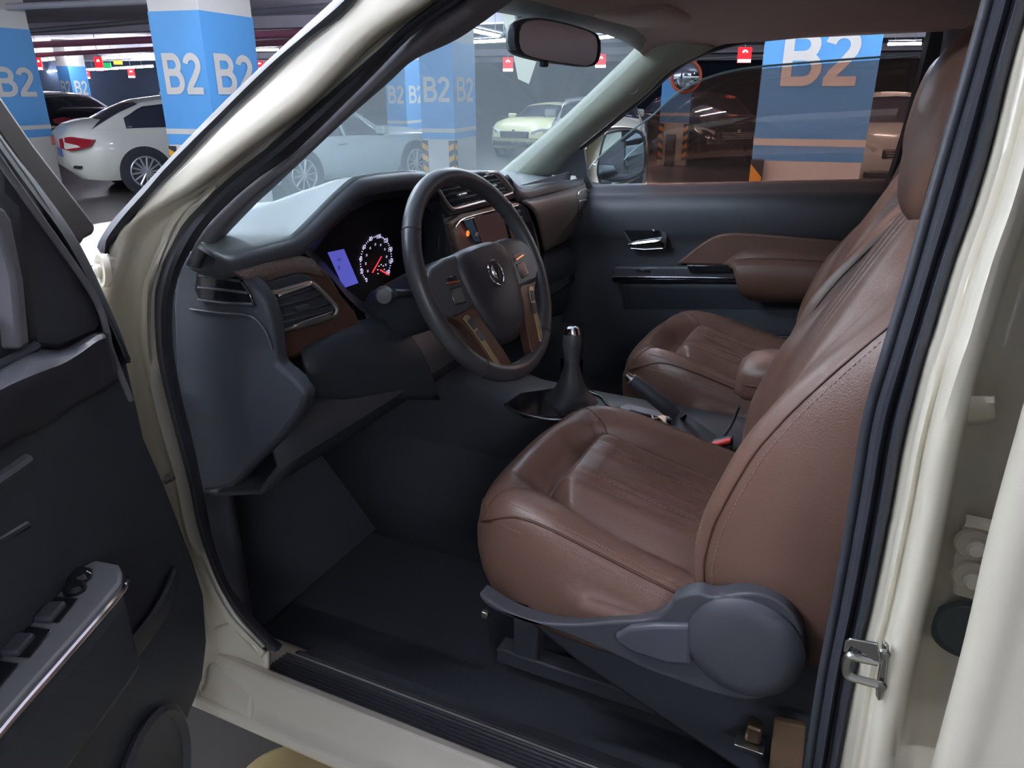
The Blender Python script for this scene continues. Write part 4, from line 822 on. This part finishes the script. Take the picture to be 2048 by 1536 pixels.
B().tube(resample(PL([(1155, 390), (1158, 384), (1171, 379), (1177, 383)], X=-.781), 14), .0025, n=6).obj('vent_surround', SILVER, v1)
B().tube(resample(PL([(1157, 395), (1160, 429), (1166, 431), (1182, 420)], X=-.781), 14), .0018, n=6).obj('vent_surround', SILVER, v1)
B().tube(PL([(1160, 402), (1177, 399)], X=-.779), .003, n=6).obj('vent_tab', SILVER, v1)
B().grid(loft([PL([(1088, 505), (1120, 490), (1152, 470), (1188, 455)], X=-.84), PL([(1084, 560), (1120, 545), (1160, 530), (1210, 520)], X=-.81), PL([(1080, 640), (1120, 630), (1170, 620), (1225, 610)], X=-.86)], 16, 4)).obj('glove_box', BLACK, DB, solid=.01)

# steering column and wheel ----------------------------------------------------
SCN = thing('steering_column', 'dark steering column shroud with round-ended stalk behind the wheel', 'steering column', (-.72, 1.18, 1.1))
wc = V((-.604, 1.177, 1.21)); ti = .44; yw = -.081
wn = V((math.cos(ti)*math.cos(yw), math.cos(ti)*math.sin(yw), math.sin(ti))); wa = UZ.cross(wn).normalized(); wb_ = wn.cross(wa)
B().lathe([(.001, -.03), (.04, -.03), (.05, -.05), (.058, -.10), (.06, -.16), (.055, -.26)], wc, wn, 28).obj('shroud', BLACK, SCN)
q = P(768, 590, X=-.735); sd = (P(800, 600, X=-.72)-q)
stk = B().tube([q+V((0, .03, -.004)), q+V((.0, .10, -.02)), wc-wn*.10+V((0, -.03, 0))], [.008, .007, .009], n=10).obj('stalk', BLACK, SCN)
B().lathe([(.001, .022), (.013, .021), (.016, .016), (.016, -.01), (.013, -.024), (.008, -.028)], q, V((.55, -.8, .15)), 24).obj('stalk_knob', BLACK2, stk)
B().tube([wc-wn*.09+wa*.04, wc-wn*.08+wa*.16], [.009, .007], n=10).obj('stalk', BLACK, SCN)
SW = thing('steering_wheel', 'black leather-rimmed steering wheel with brown lower spokes and oval emblem', 'steering wheel', tuple(wc))
def W(a, b, n=0): return wc+wa*a+wb_*b+wn*n
WRIM = mat('wheel_leather', (62, 62, 66), .34, bump=(700, .15), spec=.55)
B().tube([W(.184*math.cos(q), .184*math.sin(q)) for q in [2*math.pi*i/96 for i in range(96)]], .0160, closed=True, n=16, refn=wn).obj('rim', WRIM, SW)
for q in (35, 145, 232, 308): 
    q = math.radians(q); pts = [W(.184*math.cos(q)+.0167*math.cos(t_)*math.cos(q), .184*math.sin(q)+.0167*math.cos(t_)*math.sin(q), .0167*math.sin(t_)) for t_ in [2*math.pi*i/20 for i in range(20)]]
    B().tube(pts, .0008, closed=True, n=4).obj('rim_seam', BLACK, SW)
# hub
ou = resample([V(p) for p in ((0, .055, 0), (.05, .052, 0), (.078, .040, 0), (.086, .010, 0), (.080, -.040, 0), (.064, -.085, 0), (.042, -.118, 0), (0, -.130, 0), (-.042, -.118, 0), (-.064, -.085, 0), (-.080, -.040, 0), (-.086, .010, 0), (-.078, .040, 0), (-.05, .052, 0), (0, .055, 0))], 61)[:-1]
ou = [(p.x, p.y) for p in ou]
rows = []
for k, (s_, n_) in enumerate(((1.0, -.03), (1.01, -.006), (1.0, .004), (.96, .012), (.88, .018), (.6, .022), (.3, .023), (.02, .0235))): rows.append([W(a*s_, b_*s_-.012*(1-s_), n_+.012*max(0, b_)/.05*(s_ > .8)*0) for a, b_ in ou])
B().grid(rows, cv=True).obj('airbag_cover', mat('hub_plastic', (48, 46, 52), .45, bump=(900, .1)), SW)
COP = mat('copper_accent', (214, 122, 66), .3, metal=.7)
def WP(l, n): return [W(a, b_, n) for a, b_ in l]
for s_ in (-1, 1):
    wp_ = [(s_*a, b_) for a, b_ in ((.070, .050), (.105, .050), (.150, .040), (.174, .022), (.178, -.030), (.150, -.047), (.075, -.047), (.070, 0))]
    w1_ = B().prism(WP(wp_, .010), wn*-.028).obj('upper_spoke', BLACK2, SW, bev=.007, seg=3)
    B().prism(WP([(s_*a, b_) for a, b_ in ((.096, .016), (.128, .018), (.130, .006), (.098, .002))], .012), wn*-.006).obj('switch_button', GLOSSB, w1_, bev=.002)
    B().prism(WP([(s_*a, b_) for a, b_ in ((.096, -.004), (.128, -.002), (.130, -.030), (.098, -.034))], .012), wn*-.006).obj('switch_button', GLOSSB, w1_, bev=.002)
    B().tube(WP([(s_*.098, .004), (s_*.130, .008)], .0135), .0018, n=6).obj('copper_accent', COP, w1_)
    sp_l = [(.150, -.046), (.125, -.048), (.084, -.046), (.072, -.075), (.054, -.115), (.040, -.172), (.088, -.158), (.100, -.125), (.112, -.090), (.130, -.062)]
    sp_ = resample(WP([(s_*a, b_) for a, b_ in sp_l+sp_l[:1]], .010), 50)[:-1]
    l1 = B().prism(sp_, wn*-.020).obj('lower_spoke', BROWN, SW, bev=.005, seg=3)
    st_ = [(.124, -.056), (.108, -.054), (.096, -.085), (.084, -.125), (.074, -.160), (.086, -.158), (.097, -.125), (.108, -.092)]
    B().prism(resample(WP([(s_*a, b_) for a, b_ in st_+st_[:1]], .0125), 40)[:-1], wn*-.006).obj('silver_strip', mat('champagne', (176, 162, 128), .3, metal=.7), l1, bev=.001)
    for (a0, b0, a1, b1) in ((.113, -.060, .104, -.080), (.1025, -.083, .096, -.104)):
        B().prism(WP([(s_*(a0-.007), b0), (s_*(a0+.006), b0-.003), (s_*(a1+.006), b1), (s_*(a1-.006), b1)], .0145), wn*-.004).obj('spoke_button', BLACK2, l1, bev=.001)
EZ = .0255
em = B().tube([W(.0185*math.cos(q)*1.15, -.005+.0235*math.sin(q), EZ) for q in [2*math.pi*i/40 for i in range(40)]], .0020, closed=True, n=8).obj('emblem_ring', CHROME, SW)
def E2(a, b): return W(a, -.005+b, EZ)
B().tube(resample([E2(-.003, .015), E2(-.009, .004), E2(-.005, -.009), E2(.003, -.014)], 16), [.0004+.0034*math.sin(math.pi*i/15) for i in range(16)], n=8, flat=.5).obj('emblem_swallow', CHROME, em)
B().tube(resample([E2(.003, .014), E2(.009, .005), E2(.004, -.004), E2(.009, -.010)], 16), [.0004+.0034*math.sin(math.pi*i/15) for i in range(16)], n=8, flat=.5).obj('emblem_swallow', CHROME, em)

# rear-view mirror ------------------------------------------------------------
mc = P(1108, 82, X=-.58)
RM = thing('rear_view_mirror', 'dark rear-view mirror hanging from the windscreen header', 'mirror', tuple(mc))
mo = [(1025, 62), (1030, 48), (1046, 39), (1072, 36), (1110, 42), (1150, 52), (1182, 64), (1194, 74), (1197, 92), (1195, 114), (1188, 128), (1172, 134), (1140, 131), (1090, 124), (1050, 115), (1033, 106), (1025, 92)]
mp = PL(mo, X=-.575); mp = resample(mp+mp[:1], 60)[:-1]; cx = sum(mp, V((0, 0, 0)))/len(mp)
rows = [[cx+(p-cx)*s_+V((dx, 0, 0)) for p in mp] for s_, dx in ((.93, .006), (.97, .008), (1.0, .004), (1.0, -.008), (.93, -.020), (.6, -.030), (.02, -.033))]
B().grid(rows, cv=True).obj('mirror_case', BLACK, RM)
B().prism([cx+(p-cx)*.94+V((.0045, 0, 0)) for p in mp], (-.002, 0, 0)).obj('mirror_glass', mat('rear_mirror_glass', (215, 200, 205), .25, metal=1), RM)
B().tube([cx+V((-.04, 0, .01)), cx+V((-.055, -.005, .04)), P(1042, -10, X=-.60)], [.014, .010, .012], n=12).obj('stem', BLACK, RM)
B().box(P(1088, 127, X=-.57), (.012, .02, .012)).obj('dip_lever', BLACK, RM, bev=.003)
t = thing('camera_bracket', 'dark narrow bracket and cable at the windscreen top beside the rear-view mirror', 'bracket', tuple(P(1045, 10, X=-.64)))
B().tube(PL([(1043, -25), (1042, 5), (1038, 28), (1034, 42)], X=-.66), [.014, .013, .009, .004], n=10).obj('bracket_arm', BLACK, t)
B().prism(PL([(1078, 12), (1090, 18), (1046, 46), (1010, 76), (1002, 78), (1036, 42)], X=-.65), (-.01, 0, 0)).obj('bracket_blade', BLACK2, t, bev=.002)

# ---------------------------------------------------------------- SEATS (built at the driver's place, copied for the passenger)
def seat(label, cx_):
    S = thing('front_seat', label, 'seat', (-.25, cx_, .46))
    o0 = V((-.25, cx_, .46)); T0 = V((0, cx_, 0))
    # cushion: outline angle -> (x,y)
    XF, XB, HW = -.53, .04, .262
    def ring(q, s):   # q angle, s radial 0..1
        c_, s_ = math.cos(q), math.sin(q); ex = .42
        xx = math.copysign(abs(c_)**ex, c_); yy = math.copysign(abs(s_)**(.62), s_)
        # front narrower, rounded
        x = (XF+XB)/2 - xx*(XB-XF)/2 if c_ > 0 else (XF+XB)/2 - xx*(XB-XF)/2
        y = yy*HW
        if c_ > 0: x = (XF+XB)/2-(XB-XF)/2*abs(c_)**.62; y = HW*math.copysign(abs(s_)**.55, s_)*(1-.07*abs(c_))
        mx = -.22
        return mx+(x-mx)*s, y*s
    def ztop(x, y):
        u = (x-XF)/(XB-XF); ay = abs(y)
        z_ = .901-.012*u-.20*max(0, x+.35) + .018*math.exp(-((u-.16)/.16)**2)
        # side bolsters
        z_ += .022*(1/(1+math.exp(-(ay-.165)/.012)))*(1-.3*u)
        # insert: rounded-front tongue
        xf = -.418+.055*(max(0, ay-.075)/.06)**2 if ay > .075 else -.418
        dx = x-xf; dy = .142-ay
        d = min(dx, dy) if (dx > 0 and dy > 0) else -math.hypot(max(0, -dx), max(0, -dy))
        if d > 0: z_ += .022*(1-math.exp(-d/.016))-.044*math.exp(-((d)/.022)**2)*(1 if dx < dy else .5)-.010
        else: z_ -= .046*math.exp(-((d)/.040)**2)*(1 if dx < 0 and dy > -.01 else .5)
        if d > .012:
            for yc in (-.047, 0, .047):
                z_ -= .007*math.exp(-((y-yc)/.006)**2)*min(1, (d-.012)/.03)
            z_ += .004*math.cos(y/.047*2*math.pi)*min(1, d/.04)
        # radial seams from the insert corners
        for s_ in (-1, 1):
            ax_, ay_, bx_, by_ = -.402, s_*.135, -.50, s_*.212
            t_ = max(0, min(1, ((x-ax_)*(bx_-ax_)+(y-ay_)*(by_-ay_))/((bx_-ax_)**2+(by_-ay_)**2))); dd = math.hypot(x-(ax_+(bx_-ax_)*t_), y-(ay_+(by_-ay_)*t_))
            z_ -= .0035*math.exp(-(dd/.004)**2)
        return z_
    NQ, NR = 150, 64; rows = []
    for k in range(NR+1):
        s = (k/NR); r_ = []
        edge = 1-s; rr = .19
        fall = 0 if edge > rr else (1-math.sqrt(max(0, 1-((rr-edge)/rr)**2)))*.075
        for i in range(NQ):
            q = 2*math.pi*i/NQ; x, y = ring(q, max(s, .002)); r_.append(V((x, y, ztop(x, y)-fall))+T0)
        rows.append(r_)
    last = rows[-1]
    for s, dz in ((1.008, -.012), (1.008, -.04), (.99, -.075), (.955, -.105), (.90, -.125), (.7, -.13)):
        rows.append([V((( (XF+XB)/2+((p.x)-(XF+XB)/2)*s), (p.y-cx_)*s+cx_, min(p.z, .835)*0+(.842+dz*1.0) if True else 0)) for p in last])
    B().grid(rows, cv=True).obj('cushion', LEATH, S, ang=180)
    def onc(x, y, off=.001):
        # approximate surface height incl. edge falloff
        best = 0
        q = math.atan2(y, -(x+.22)); 
        lo, hi = 0, 1.3
        for _ in range(2):
            bq, bd = q, 9
            for j in range(60):
                qq = q-.6+1.2*j/59; ex_, ey_ = ring(qq, 1); 
                d = abs((ex_+.22)*y-ey_*(x+.22))/max(1e-6, math.hypot(ex_+.22, ey_))
                if d < bd and (ex_+.22)*(x+.22)+ey_*y > 0: bq, bd = qq, d
            ex_, ey_ = ring(bq, 1)
        s = math.hypot(x+.22, y)/math.hypot(ex_+.22, ey_); edge = max(0, 1-s); rr = .19
        fall = 0 if edge > rr else (1-math.sqrt(max(0, 1-((rr-edge)/rr)**2)))*.075
        return V((x, y, ztop(x, y)-fall+off))+T0
    # piping seams along the top edge of both sides and round the front corners
    for s_ in (-1, 1):
        pts = [onc(x, s_*y) for x, y in [(-.505, .150), (-.49, .19), (-.46, .214), (-.40, .228), (-.32, .235), (-.22, .238), (-.12, .239), (-.05, .239)]]
        sm_ = B(); sm_.tube(resample(pts, 60), .0022, n=6); sm_.obj('piping', SEAM, S)
        for off in (.010, -.010):
            b = B(); dn = resample([onc(x, s_*y, .0012) for x, y in [(-.44, .214+off), (-.40, .228+off), (-.32, .235+off), (-.22, .238+off), (-.12, .239+off), (-.05, .239+off)]], 160)
            for k in range(0, 158, 2): b.tube([dn[k], dn[k+1]], .0007, n=4)
            b.obj('stitching', THREAD, S)
        pts = [onc(-.375+(-.125)*t_, s_*(.138+.074*t_), .0005) for t_ in [.82*i/12 for i in range(13)]]
        B().tube(pts, .0012, n=5).obj('corner_seam', SEAM, S)
    for yc in (-.047, .047):
        b = B(); dn = [onc(-.365+.40*i/90, yc, .0016) for i in range(91)]
        for k in range(0, 90, 2): b.tube([dn[k], dn[k+1]], .0007, n=4)
        b.obj('stitching', THREAD, S)
    # backrest
    ST = [(.80, .235, -.10, -.07, .10), (.86, .252, -.135, -.085, .12), (.92, .262, -.142, -.09, .135), (.98, .266, -.136, -.085, .15), (1.04, .266, -.118, -.074, .165), (1.10, .262, -.095, -.058, .18), (1.16, .256, -.058, -.034, .195),
          (1.22, .247, -.012, -.006, .208), (1.28, .234, .040, .022, .22), (1.33, .214, .082, .046, .228), (1.37, .185, .11, .07, .232), (1.40, .15, .13, .10, .23), (1.415, .10, .15, .13, .22), (1.42, .05, .165, .155, .20)]
    def st(zz):
        if zz <= ST[0][0]: return ST[0][1:]
        for A_, B_ in zip(ST, ST[1:]):
            if zz <= B_[0]: t_ = (zz-A_[0])/(B_[0]-A_[0]); return [A_[i]+(B_[i]-A_[i])*t_ for i in range(1, 5)]
        return ST[-1][1:]
    sp_ = resample([V((a[0], a[1], a[2])) for a in ST], 56); sp2 = resample([V((a[0], a[3], a[4])) for a in ST], 56)
    rows = []
    for a, a2 in zip(sp_, sp2):
        zz = a.x; w_ = a.y; xb = a.z; xc = a2.y; xr = a2.z; r_ = []
        for i in range(61):
            t_ = -1+2*i/60; at = abs(t_); bol = 1/(1+math.exp(-(at-.62)/.05)); x = xc+(xb-xc)*bol
            x -= 0; x += (xr-xb)*.42*(max(0, at-.80)/.20)**2.6
            if zz < 1.30:
                x += .007*math.exp(-((at-.60)/.03)**2)
            x += .003*math.exp(-((at-.93)/.012)**2)
            if at < .55: x += .004*math.exp(-((abs(t_*w_)-.047)/.005)**2)+.004*math.exp(-((t_*w_)/.005)**2)
            r_.append(V((x, w_*t_, zz))+T0)
        for t_ in (1.0, .97, .8, .4, 0, -.4, -.8, -.97, -1.0):
            if abs(t_) == 1: r_.append(V((xb+(xr-xb)*.75, w_*t_*1.0, zz))+T0)
            else: r_.append(V((xr, w_*t_, zz))+T0)
        rows.append(r_)
    B().grid(rows, cv=True, cap=True).obj('backrest', LEATH, S, ang=180)
    for s_ in (-1, 1):
        pts = []; pa = []
        for zz in [.86+.50*i/24 for i in range(25)]:
            w_, xb, xc, xr = st(zz); pts.append(V((xb+(xr-xb)*.42*(.10/.20)**2.6-.0005, s_*w_*.905, zz))+T0); pa.append(V((xb+(xr-xb)*.42*(.122/.20)**2.6-.0012, s_*w_*.922, zz))+T0)
        B().tube(resample(pts, 60), .0016, n=5).obj('piping', SEAM, S)
        b = B(); dn = resample(pa, 160)
        for k in range(0, 158, 2): b.tube([dn[k], dn[k+1]], .0008, n=4)
        b.obj('stitching', THREAD, S)
    # headrest
    rows = []
    for k in range(17):
        a = -math.pi/2+math.pi*k/16; zz = 1.478+.118*math.copysign(abs(math.sin(a))**.8, math.sin(a)); g = max(.02, math.cos(a))**.5; xo = .112+.0*(zz-1.5)
        rows.append([V((xo+(zz-1.53)*.12-.068*g*math.copysign(abs(math.cos(q))**.7, math.cos(q)), .14*g*math.copysign(abs(math.sin(q))**.7, math.sin(q)), zz))+T0 for q in [2*math.pi*i/40 for i in range(40)]])
    hrst = B().grid(rows, cv=True, cap=True).obj('headrest', LEATH, S, ang=180)
    pts = []
    for k in range(25):
        a = -math.pi/2*.92+math.pi*.92*k/24; zz = 1.478+.118*math.copysign(abs(math.sin(a))**.8, math.sin(a)); g = max(.02, math.cos(a))**.5; q = -1.15
        pts.append(V((.112+(zz-1.53)*.12-.0695*g*abs(math.cos(q))**.7, -.1415*g*abs(math.sin(q))**.7, zz))+T0)
    B().tube(pts, .0018, n=5).obj('headrest_seam', SEAM, hrst)
    for s_ in (-1, 1): B().tube([V((.12, s_*.055, 1.38))+T0, V((.125, s_*.055, 1.46))+T0], .007, n=10).obj('headrest_post', CHROME, S)
    # plastic side valance (outboard side faces the near door)
    def Q(l, y): return [V((p.x, y+cx_-1.12, p.z)) for p in PL(l, Y=.845)]
    va = [(958, 1184), (990, 1206), (1030, 1228), (1080, 1243), (1150, 1247), (1230, 1241), (1300, 1236), (1335, 1218), (1348, 1196), (1392, 1184), (1412, 1190), (1440, 1192), (1470, 1186), (1510, 1184), (1550, 1195), (1585, 1222), (1606, 1262), (1608, 1310), (1590, 1352), (1545, 1388), (1490, 1398), (1420, 1382), (1360, 1362), (1290, 1336), (1200, 1294), (1110, 1258), (1020, 1232), (972, 1207)]
    vp = resample(Q(va+va[:1], .842), 110)[:-1]; cc_ = sum(vp, V((0, 0, 0)))/len(vp)
    B().prism([p+V((0, .0, 0)) for p in vp], (0, .03, 0)).obj('side_valance', BLACK2, S, bev=.007, seg=3)
    rows = []; ctr = Q([(1490, 1290)], .842)[0]
    B().lathe([(.001, .016), (.05, .016), (.068, .012), (.076, .004), (.078, -.01)], ctr, (0, -1, 0), 40).obj('recliner_cover', BLACK2, S)
    lv = Q([(1232, 1262), (1260, 1245), (1310, 1240), (1383, 1240), (1386, 1320), (1340, 1318), (1270, 1296), (1238, 1276)], .832)
    B().prism(lv, (0, .014, 0)).obj('recline_lever', mat('lever_plastic', (78, 80, 90), .4), S, bev=.006, seg=3)
    # base and rails
    B().prism([V((x, .90, z_))+T0-V((0, 1.12, 0)) for x, z_ in ((-.46, .80), (-.44, .74), (-.30, .66), (-.05, .56), (.06, .52), (.10, .80))], (0, .44, 0)).obj('seat_base', BLACK, S, bev=.01)
    for y_ in (-.08, .12):
        B().box(V((-.20, y_, .505))+T0, (.62, .04, .035)).obj('seat_rail', BLACK2, S, bev=.004)
        for x_ in (-.45, .08): B().box(V((x_, y_, .57))+T0, (.05, .035, .12)).obj('seat_riser', BLACK2, S, bev=.004)
    B().box(P(971, 1228, Y=.85)+V((0, cx_-1.12, 0)), (.012, .01, .012)).obj('rail_tab', STEEL, S, bev=.002)
    return S
DSE = seat('brown leather driver seat nearest the open doorway, with side recline lever', 1.12)
p2 = DSE.copy(); C.objects.link(p2); p2.location = (-.25+.02, 1.895, .46); p2['label'] = 'brown leather passenger seat on the far side of the handbrake'
for ch in list(DSE.children):
    c2_ = ch.copy(); C.objects.link(c2_); c2_.parent = p2
    for g in ch.children: d_ = g.copy(); C.objects.link(d_); d_.parent = c2_
DSE['group'] = p2['group'] = 'front seats'

# ---------------------------------------------------------------- CENTRE CONSOLE and what stands on it
CN = thing('centre_console', 'black centre console with cup holders between the front seats', 'console', (-.4, 1.5, .5))
B().grid([[V((x, y, z_)) for y, z_ in ((1.405, .62), (1.405, zt-.03), (1.412, zt-.008), (1.425, zt), (1.59, zt), (1.603, zt-.008), (1.61, zt-.03), (1.61, .62))] for x, zt in ((-1.05, .93), (-.86, .90), (-.74, .872), (-.66, .852), (-.5, .845), (-.3, .842), (-.1, .842), (.2, .842))], cap=True).obj('console_body', BLACK, CN, ang=50)
g1 = PL([(1008, 812), (1040, 790), (1165, 772), (1208, 800), (1226, 820), (1150, 838), (1050, 838)], Z=.853)
B().prism(g1, UZ*.006).obj('shifter_surround', GLOSSB, CN, bev=.003)
B().tube(resample(PL([(1012, 812), (1040, 826), (1090, 838), (1150, 840)], Z=.861), 20), .0025, n=8).obj('surround_edge', STEEL, CN)
B().tube(resample(PL([(1160, 776), (1185, 786), (1203, 794), (1212, 806), (1222, 814)], Z=.861), 20), .0022, n=8).obj('surround_edge', STEEL, CN)
for (a, b_, r_) in ((1268, 838, .036), (1328, 856, .034)):
    c_ = P(a, b_, Z=.846); k_ = B().lathe([(r_, -.05), (r_, .004), (r_+.004, .006), (r_+.006, .002), (r_+.006, 0)], c_, UZ, 32).obj('cup_holder', GLOSSB, CN)
    B().tube([c_+V((math.cos(q)*(r_+.004), math.sin(q)*(r_+.004), .006)) for q in [2*math.pi*i/36 for i in range(36)]], .0022, closed=True, n=6).obj('holder_ring', STEEL, k_)
B().prism(PL([(1238, 818), (1256, 812), (1340, 832), (1352, 846), (1330, 842), (1262, 824), (1250, 830)], Z=.848), UZ*.006).obj('holder_frame', mat('tray_silver', (92, 94, 104), .5, metal=.3), CN, bev=.002)
B().prism(PL([(1314, 836), (1336, 832), (1332, 846), (1344, 858), (1322, 858), (1326, 848)], Z=.850), UZ*.005).obj('holder_divider', STEEL, CN, bev=.001)
GL = thing('gear_lever', 'black gear lever with chrome-topped knob and leather boot', 'gear lever', tuple(P(1140, 800, Z=.855)))
kb = P(1144, 656, Y=1.5); bs = P(1142, 800, Z=.858); ax_ = (kb-bs).normalized(); Hh = (kb-bs).length
B().lathe([(.001, -.004), (.017, -.004), (.020, -.012), (.0215, -.03), (.020, -.05), (.0165, -.066), (.017, -.072), (.013, -.074)], kb, ax_, 28).obj('knob', BLACK2, GL)
kc = B().lathe([(.001, .006), (.010, .005), (.017, .001), (.0195, -.006), (.0205, -.014)], kb, ax_, 28).obj('chrome_cap', CHROME, GL)
B().lathe([(.001, .0072), (.008, .0066), (.009, .005)], kb, ax_, 20).obj('shift_pattern', GLOSSB, kc)
rows = []
for h_, r_ in ((Hh-.070, .0165), (Hh-.076, .019), (Hh-.084, .0175), (Hh*.42, .021), (Hh*.25, .029), (Hh*.12, .041), (.008, .055), (0, .062)):
    rows.append([bs+ax_*h_+V((math.cos(q)*r_*(1+.05*math.cos(4*q+.7)+.03*math.sin(7*q)), math.sin(q)*r_*(1+.05*math.cos(4*q)), 0)) for q in [2*math.pi*i/40 for i in range(40)]])
B().grid(rows, cv=True).obj('boot', mat('boot_leather', (52, 52, 58), .5, bump=(500, .2)), GL)
HB = thing('handbrake', 'raised black handbrake lever with chrome button, in front of the armrest', 'handbrake', tuple(P(1350, 860, Z=.845)))
h0 = P(1262, 757, Y=1.475); h1 = P(1358, 834, Y=1.475); dh = (h1-h0)
B().tube([h0+dh*t_ for t_ in (0, .04, .1, .5, .8, .86, 1.0)], [.010, .0135, .0145, .0165, .0175, .013, .012], n=16).obj('grip', mat('grip_dark', (56, 56, 66), .5, bump=(700, .2)), HB)
B().tube([h0-dh*.10, h0-dh*.02, h0+dh*.02], [.0085, .0095, .0095], n=14).obj('release_button', CHROME, HB)
B().tube([h0-dh*.0, h0+dh*.035], .0125, n=16).obj('chrome_collar', SILVER, HB)
B().tube([h1-dh*.04, h1+dh*.02], .0165, n=16).obj('lower_collar', BLACK2, HB)
rows = []
bs2 = P(1385, 872, Z=.846)
for t_, r_ in ((0, .015), (.2, .022), (.45, .030), (.75, .038), (1, .046)):
    c_ = h1.lerp(bs2, t_); rows.append([c_+V((math.cos(q)*r_*(1+.06*math.sin(5*q)), math.sin(q)*r_*.8, .006*math.sin(3*q))) for q in [2*math.pi*i/30 for i in range(30)]])
B().grid(rows, cv=True).obj('boot', MT['boot_leather'], HB)
AR = thing('armrest_box', 'brown leather armrest lid between the two seats', 'armrest', (.0, 1.52, .84))
rows = []
for x, zz, h_, w_ in ((-.185, .965, .008, .03), (-.182, .965, .030, .055), (-.165, .968, .042, .066), (-.13, .972, .048, .072), (.05, .975, .05, .074), (.2, .972, .048, .072), (.23, .968, .02, .05)):
    rows.append([V((x, 1.52+w_*math.copysign(abs(math.cos(q))**.6, math.cos(q)), zz+h_*math.copysign(abs(math.sin(q))**.6, math.sin(q)))) for q in [2*math.pi*i/32 for i in range(32)]])
B().grid(rows, cv=True, cap=True).obj('lid', LEATH, AR, ang=180)
B().tube(resample([V((-.05, 1.443, .975)), V((-.14, 1.446, .972)), V((-.178, 1.47, .966)), V((-.186, 1.52, .965)), V((-.178, 1.57, .966)), V((-.10, 1.595, .973))], 40), .002, n=6).obj('lid_piping', SEAM, AR)
B().box((.03, 1.52, .89), (.34, .13, .10)).obj('storage_bin', BLACK, AR, bev=.01)
BK = thing('belt_buckle', 'black seat belt buckle with red release button beside the driver seat', 'buckle', tuple(P(1440, 900, Y=1.405)-UZ*.06))
q = P(1443, 884, Y=1.388); sx_ = (P(1466, 879, Y=1.388)-P(1420, 889, Y=1.388)); sn = sx_.normalized(); sv = V((0, -.25, 1)).normalized()
B().box(q-sv*.035+V((0, .008, 0)), (.046, .022, .075), (sn, sn.cross(sv).normalized(), sv)).obj('buckle_body', BLACK, BK, bev=.004)
B().box(q+V((0, -.002, .0)), (.040, .012, .010), (sn, sn.cross(sv).normalized(), sv)).obj('release_button', mat('buckle_red', (226, 66, 62), .35, emit=(200, 40, 40), estr=0), BK, bev=.003)
B().tube(resample(PL([(1402, 905), (1440, 878), (1462, 850), (1478, 812)], Y=1.42), 16), .010, n=8, flat=.35).obj('belt_stalk', BLACK2, BK)
# things low behind the driver seat
t = thing('floor_mat', 'beige cloth scrap on the floor behind the driver seat', 'cloth', tuple(P(1560, 1500, Z=.62)))
B().prism(PL([(1548, 1440), (1612, 1455), (1596, 1640), (1530, 1600), (1540, 1512)], Y=.868), (0, .012, 0)).obj('cloth', mat('beige_cloth', (104, 82, 62), .9), t, bev=.003)
t = thing('seat_bracket', 'small worn metal bracket at the rear foot of the driver seat', 'bracket', tuple(P(1510, 1490, Y=.9)))
B().box(P(1508, 1462, Y=.88), (.022, .02, .03)).obj('bracket_plate', mat('worn_steel', (110, 90, 74), .4, metal=.8), t, bev=.004)
B().box(P(1500, 1486, Y=.875), (.04, .03, .006)).obj('bracket_foot', STEEL, t, bev=.001)
